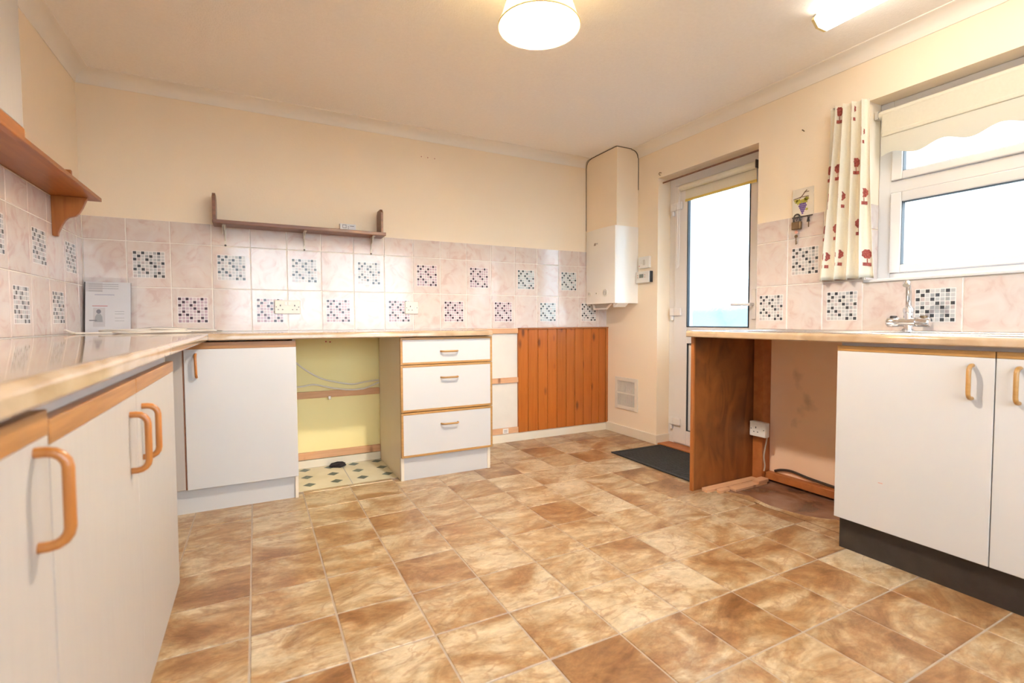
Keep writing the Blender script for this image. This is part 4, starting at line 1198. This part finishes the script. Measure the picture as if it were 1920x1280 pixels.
for i in range(9):
    for x in (0.008, 0.236):
        zz = zb + (1.165 - zb) * i / 8
        px, py, pz = lean(x, zz, 0.010 + 0.004 * math.sin(i * 1.9 + x * 9))
        g.v.append((px, py, pz))
for i in range(8):
    g.f.append((2 * i, 2 * i + 1, 2 * i + 3, 2 * i + 2)); g.m.append(0)
obj('plastic_sleeve', g, M['film_clear'], lf, smooth=True)

# ---------------------------------------------------------------- doormat
dmt = thing('doormat', 'charcoal rubber doormat on the floor by the back door', 'doormat', (3.25, -1.0, 0))
ZR = 0.0005
def mq(u, v):      # slightly skewed mat
    a, b, c, d = (2.990, -1.370), (3.470, -1.400), (3.5 - 0.055, -0.640), (2.995, -0.632)
    x = (a[0] * (1 - u) + b[0] * u) * (1 - v) + (d[0] * (1 - u) + c[0] * u) * v
    y = (a[1] * (1 - u) + b[1] * u) * (1 - v) + (d[1] * (1 - u) + c[1] * u) * v
    return x, y
def mslab(g, u0, u1, v0, v1, z0, z1, mi=0):
    q = [mq(u0, v0), mq(u1, v0), mq(u1, v1), mq(u0, v1)]
    g.add([(x, y, z0) for x, y in q] + [(x, y, z1) for x, y in q], [(3, 2, 1, 0), (4, 5, 6, 7), (0, 1, 5, 4), (1, 2, 6, 5), (2, 3, 7, 6), (3, 0, 4, 7)], mi)
    return g
obj('base', mslab(G(), 0, 1, 0, 1, ZR, 0.006), M['mat'], dmt, bevel=0.003)
g = G()
mslab(g, 0.0, 1.0, 0.0, 0.03, 0.006, 0.0085); mslab(g, 0.0, 1.0, 0.97, 1.0, 0.006, 0.0085)
mslab(g, 0.0, 0.045, 0.03, 0.97, 0.006, 0.0085); mslab(g, 0.955, 1.0, 0.03, 0.97, 0.006, 0.0085)
obj('border', g, M['mat'], dmt)
g = G()
for k in range(30):
    v = 0.05 + k * 0.031
    mslab(g, 0.075, 0.925, v, v + 0.014, 0.006, 0.0075)
o = obj('ribs', g, M['mat'], dmt); o['kind'] = 'stuff'

# ---------------------------------------------------------------- curtain with tree prints
cu = thing('curtain', 'cream curtain printed with maroon potted trees beside the window', 'curtain', (3.40, -1.93, 1.55))
CZ0, CZ1 = 1.990, 1.126
def cs(u, t):
    ya, yb = -1.850 + 0.049 * t ** 1.3, -2.018 - 0.034 * t
    y = ya + (yb - ya) * u
    amp = 0.015 + 0.006 * t
    x = 3.398 + amp * math.sin(2 * PI * 4.2 * u + 0.9 * math.sin(2.2 * t) + 0.6) + 0.005 * math.sin(9 * u + 4 * t)
    y += 0.006 * math.sin(2 * PI * 4.2 * u + 2.0 + t)
    z = CZ0 + (CZ1 - CZ0) * t - 0.014 * u * (1 - t) - 0.003 * math.sin(2 * PI * 4.2 * u) * t
    return Vector((x, y, z))
nu, nv = 84, 40
vs = [cs(i / nu, j / nv) for j in range(nv + 1) for i in range(nu + 1)]
fs = [(j * (nu + 1) + i, j * (nu + 1) + i + 1, (j + 1) * (nu + 1) + i + 1, (j + 1) * (nu + 1) + i) for j in range(nv) for i in range(nu)]
o = obj('fabric', G().add(vs, fs), M['curtain'], cu, smooth=True, recalc=False)
sd = o.modifiers.new('thickness', 'SOLIDIFY'); sd.thickness = 0.0015; sd.offset = 0
obj('header_tape', G().add([cs(i / nu, t) + Vector((-0.0016, 0, 0)) for t in (0.0, 0.012) for i in range(nu + 1)],
                           [(i, i + 1, nu + 2 + i, nu + 1 + i) for i in range(nu)]), M['curtain'], cu)
def u_for(y, t):
    ya, yb = -1.850 + 0.049 * t ** 1.3, -2.018 - 0.034 * t
    return (y - ya) / (yb - ya)
trees = [(-1.962, 1.955), (-1.891, 1.965), (-2.004, 1.834), (-1.862, 1.836), (-1.907, 1.832), (-1.972, 1.696), (-1.842, 1.685), (-1.887, 1.685),
         (-2.018, 1.538), (-1.858, 1.540), (-1.916, 1.541), (-1.984, 1.398), (-1.824, 1.389), (-1.881, 1.388), (-2.032, 1.241), (-1.850, 1.245), (-1.908, 1.253)]
for y, z in trees:
    t0 = (CZ0 - z) / (CZ0 - CZ1)
    u0 = min(0.97, max(0.03, u_for(y, t0)))
    wv = 0.20
    hv = 1.0 / (CZ0 - CZ1)
    g = G()
    def S(du, dz):
        u = min(1, max(0, u0 + du * 0.55 / wv / 0.55))
        p = cs(u, min(1, max(0, t0 - dz * hv)))
        return p + Vector((-0.0024, 0, 0))
    vs = [S(0, 0)]
    na = 16
    for rr in (0.4, 0.75, 1.0):
        for k in range(na):
            a = 2 * PI * k / na
            wob = 1 + (0.10 if k % 2 else -0.04) * (rr == 1.0)
            vs.append(S(0.0095 * rr * wob * math.cos(a), 0.022 * rr * wob * math.sin(a)))
    fs = [(0, 1 + k, 1 + (k + 1) % na) for k in range(na)]
    for q in range(2):
        fs += [(1 + q * na + k, 1 + (q + 1) * na + k, 1 + (q + 1) * na + (k + 1) % na, 1 + q * na + (k + 1) % na) for k in range(na)]
    g.add(vs, fs)
    for w_, za, zb_ in ((0.0009, -0.042, -0.022), (0.0075, -0.058, -0.042)):
        g.add([S(-w_, za), S(0, za), S(w_, za), S(-w_, zb_), S(0, zb_), S(w_, zb_)], [(0, 1, 4, 3), (1, 2, 5, 4)])
    obj('tree_print', g, M['print'], cu, recalc=False)
obj('hook', G().tube([(W - 0.001, -1.86, 1.985), (3.402, -1.86, 1.985)], 0.003, 6), M['steel'], cu)
obj('hook', G().tube([(W - 0.001, -1.99, 1.984), (3.402, -1.99, 1.976)], 0.003, 6), M['steel'], cu)

# ---------------------------------------------------------------- key plaque, padlock and key
kp = thing('key_plaque', 'square ceramic plaque with painted grapes and a row of hooks', 'plaque', (W, -1.69, 1.55))
obj('plate', G().box(W - 0.009, W - 0.0005, -1.632, -1.746, 1.486, 1.636), M['ceramic'], kp, bevel=0.002)
xf = W - 0.0096
g = G()
rg = random.Random(5)
for row, cnt in enumerate((4, 5, 4, 3, 2, 1)):
    for k in range(cnt):
        y = -1.690 - (k - (cnt - 1) / 2) * 0.009
        z = 1.552 - row * 0.010
        g.lathe([(0.0053, xf + 0.001), (0.0045, xf - 0.0012), (0.002, xf - 0.002)], (0, y, z), 'x', 8)
obj('grapes', g, M['grape'], kp, smooth=True)
g = G()
for cy_, cz_, rot, sz in ((-1.668, 1.566, 2.4, 0.022), (-1.700, 1.566, 0.4, 0.022), (-1.712, 1.576, 0.8, 0.016), (-1.654, 1.574, 2.9, 0.014), (-1.713, 1.520, -0.8, 0.010)):
    pts = []
    for k in range(12):
        a = 2 * PI * k / 12
        r = sz * (1.0 if k % 2 == 0 else 0.62)
        pts.append((xf - 0.0002, cy_ - r * math.cos(a + rot), cz_ + 0.8 * r * math.sin(a + rot)))
    g.add(pts, [tuple(range(12))])
obj('vine_leaves', g, M['leaf'], kp)
obj('vine_stem', G().tube([(xf, -1.676, 1.585), (xf, -1.690, 1.598), (xf, -1.700, 1.612), (xf, -1.712, 1.622)], 0.0024, 6).tube([(xf, -1.640, 1.583), (xf, -1.68, 1.590), (xf, -1.722, 1.588)], 0.002, 6)
    .tube([(xf, -1.700, 1.612), (xf, -1.724, 1.612)], 0.0018, 6), M['stem'], kp)
obj('hook_rail', G().box(W - 0.014, W - 0.0095, -1.636, -1.746, 1.480, 1.486), M['iron'], kp)
for y in (-1.665, -1.690, -1.732):
    obj('hook', G().tube([(W - 0.012, y, 1.482), (W - 0.014, y, 1.470), (W - 0.020, y, 1.464), (W - 0.027, y, 1.468), (W - 0.029, y, 1.476)], 0.0016, 6), M['iron'], kp, smooth=True)
pk = thing('padlock', 'dark brass padlock hanging from the plaque hooks', 'padlock', (W - 0.024, -1.665, 1.45))
obj('body', G().box(W - 0.034, W - 0.014, -1.644, -1.694, 1.416, 1.458), M['brass'], pk, bevel=0.004)
obj('shackle', G().tube([(W - 0.024, -1.652, 1.456), (W - 0.024, -1.652, 1.478)] + [(W - 0.024, -1.669 + 0.017 * math.cos(a), 1.478 + 0.020 * math.sin(a)) for a in [PI * k / 8 for k in range(1, 8)]] + [(W - 0.024, -1.686, 1.478), (W - 0.024, -1.686, 1.456)], 0.0042, 8), M['iron'], pk, smooth=True)
ky = thing('key', 'key on a salmon tag hanging under the padlock', 'key', (W - 0.024, -1.666, 1.40))
obj('tag', G().lathe([(0.009, W - 0.025), (0.009, W - 0.022)], (0, -1.667, 1.402), 'x', 12).box(W - 0.0245, W - 0.0225, -1.665, -1.669, 1.41, 1.418), M['rose'], ky)
obj('bow', G().lathe([(0.009, W - 0.026), (0.009, W - 0.022)], (0, -1.667, 1.380), 'x', 12), M['brass'], ky)
obj('blade', G().box(W - 0.0255, W - 0.0225, -1.664, -1.669, 1.336, 1.373).box(W - 0.0255, W - 0.0225, -1.669, -1.674, 1.340, 1.344).box(W - 0.0255, W - 0.0225, -1.669, -1.673, 1.349, 1.352), M['brass'], ky)
k2 = thing('key', 'small dark key hanging from the last plaque hook', 'key', (W - 0.024, -1.732, 1.46))
obj('head', G().prism([(-1.729, 1.474), (-1.735, 1.474), (-1.740, 1.448), (-1.724, 1.448)], 'x', W - 0.026, W - 0.022), M['dark'], k2)
obj('blade', G().box(W - 0.0255, W - 0.0225, -1.731, -1.736, 1.420, 1.448), M['brass'], k2)

# ---------------------------------------------------------------- ceiling lights
PXc, PYc, PZb = 1.734, -1.782, 1.985
pn = thing('pendant_light', 'lit pendant lamp with a conical cream shade', 'pendant', (PXc, PYc, H))
R0, R1, PH = 0.146, 0.088, 0.165
g = G()
n = 48
vs, fs = [], []
for k in range(n):
    a = 2 * PI * k / n
    ca, sa = math.cos(a), math.sin(a)
    vs += [(PXc + R0 * ca, PYc + R0 * sa, PZb), (PXc + R1 * ca, PYc + R1 * sa, PZb + PH)]
for k in range(n):
    j = (k + 1) % n
    fs.append((2 * k, 2 * j, 2 * j + 1, 2 * k + 1))
o = obj('lamp_shade', G().add(vs, fs), M['shade'], pn, smooth=True)
for z, r in ((PZb, R0), (PZb + PH, R1)):
    obj('shade_rim', G().tube([(PXc + r * math.cos(2 * PI * k / 48), PYc + r * math.sin(2 * PI * k / 48), z) for k in range(49)], 0.003, 6), M['shade'], pn, smooth=True)
obj('bulb', G().lathe([(0.002, 2.020), (0.017, 2.024), (0.028, 2.037), (0.031, 2.052), (0.026, 2.070), (0.015, 2.088), (0.013, 2.098)], (PXc, PYc, 0), 'z', 20), M['bulb_glow'], pn, smooth=True)
obj('lamp_holder', G().lathe([(0.016, 2.0985), (0.018, 2.105), (0.018, 2.140), (0.008, 2.150)], (PXc, PYc, 0), 'z', 16), M['plastic'], pn, smooth=True)
g = G()
for k in range(3):
    a = 2 * PI * k / 3
    g.tube([(PXc + 0.017 * math.cos(a), PYc + 0.017 * math.sin(a), 2.12), (PXc + R1 * math.cos(a), PYc + R1 * math.sin(a), PZb + PH)], 0.0015, 6)
obj('shade_spider', g, M['steel'], pn)
obj('flex', G().tube([(PXc, PYc, 2.149), (PXc, PYc, H - 0.022)], 0.003, 8), M['plastic'], pn)
obj('ceiling_rose', G().lathe([(0.012, H - 0.026), (0.036, H - 0.018), (0.040, H - 0.0005)], (PXc, PYc, 0), 'z', 24), M['plastic'], pn, smooth=True)

tl = thing('tube_light', 'lit fluorescent strip light with a wedge diffuser near the window', 'light', (2.985, -2.63, H))
ty0, ty1 = -2.035, -3.25
obj('spine', G().box(2.957, 3.013, ty1, ty0, H - 0.030, H - 0.0005), M['plastic'], tl)
dp = [(2.932, H - 0.026), (2.925, H - 0.040), (2.956, H - 0.066), (3.014, H - 0.066), (3.045, H - 0.040), (3.038, H - 0.026)]
obj('diffuser', G().prism(dp, 'y', ty1 + 0.012, ty0 - 0.012), M['tube_glow'], tl)
for a in (ty0 - 0.0115, ty1):
    obj('end_cap', G().prism(dp, 'y', a, a + 0.0115), M['shade'], tl)

for o in bpy.data.objects:
    if '_o' in o:
        del o['_o']
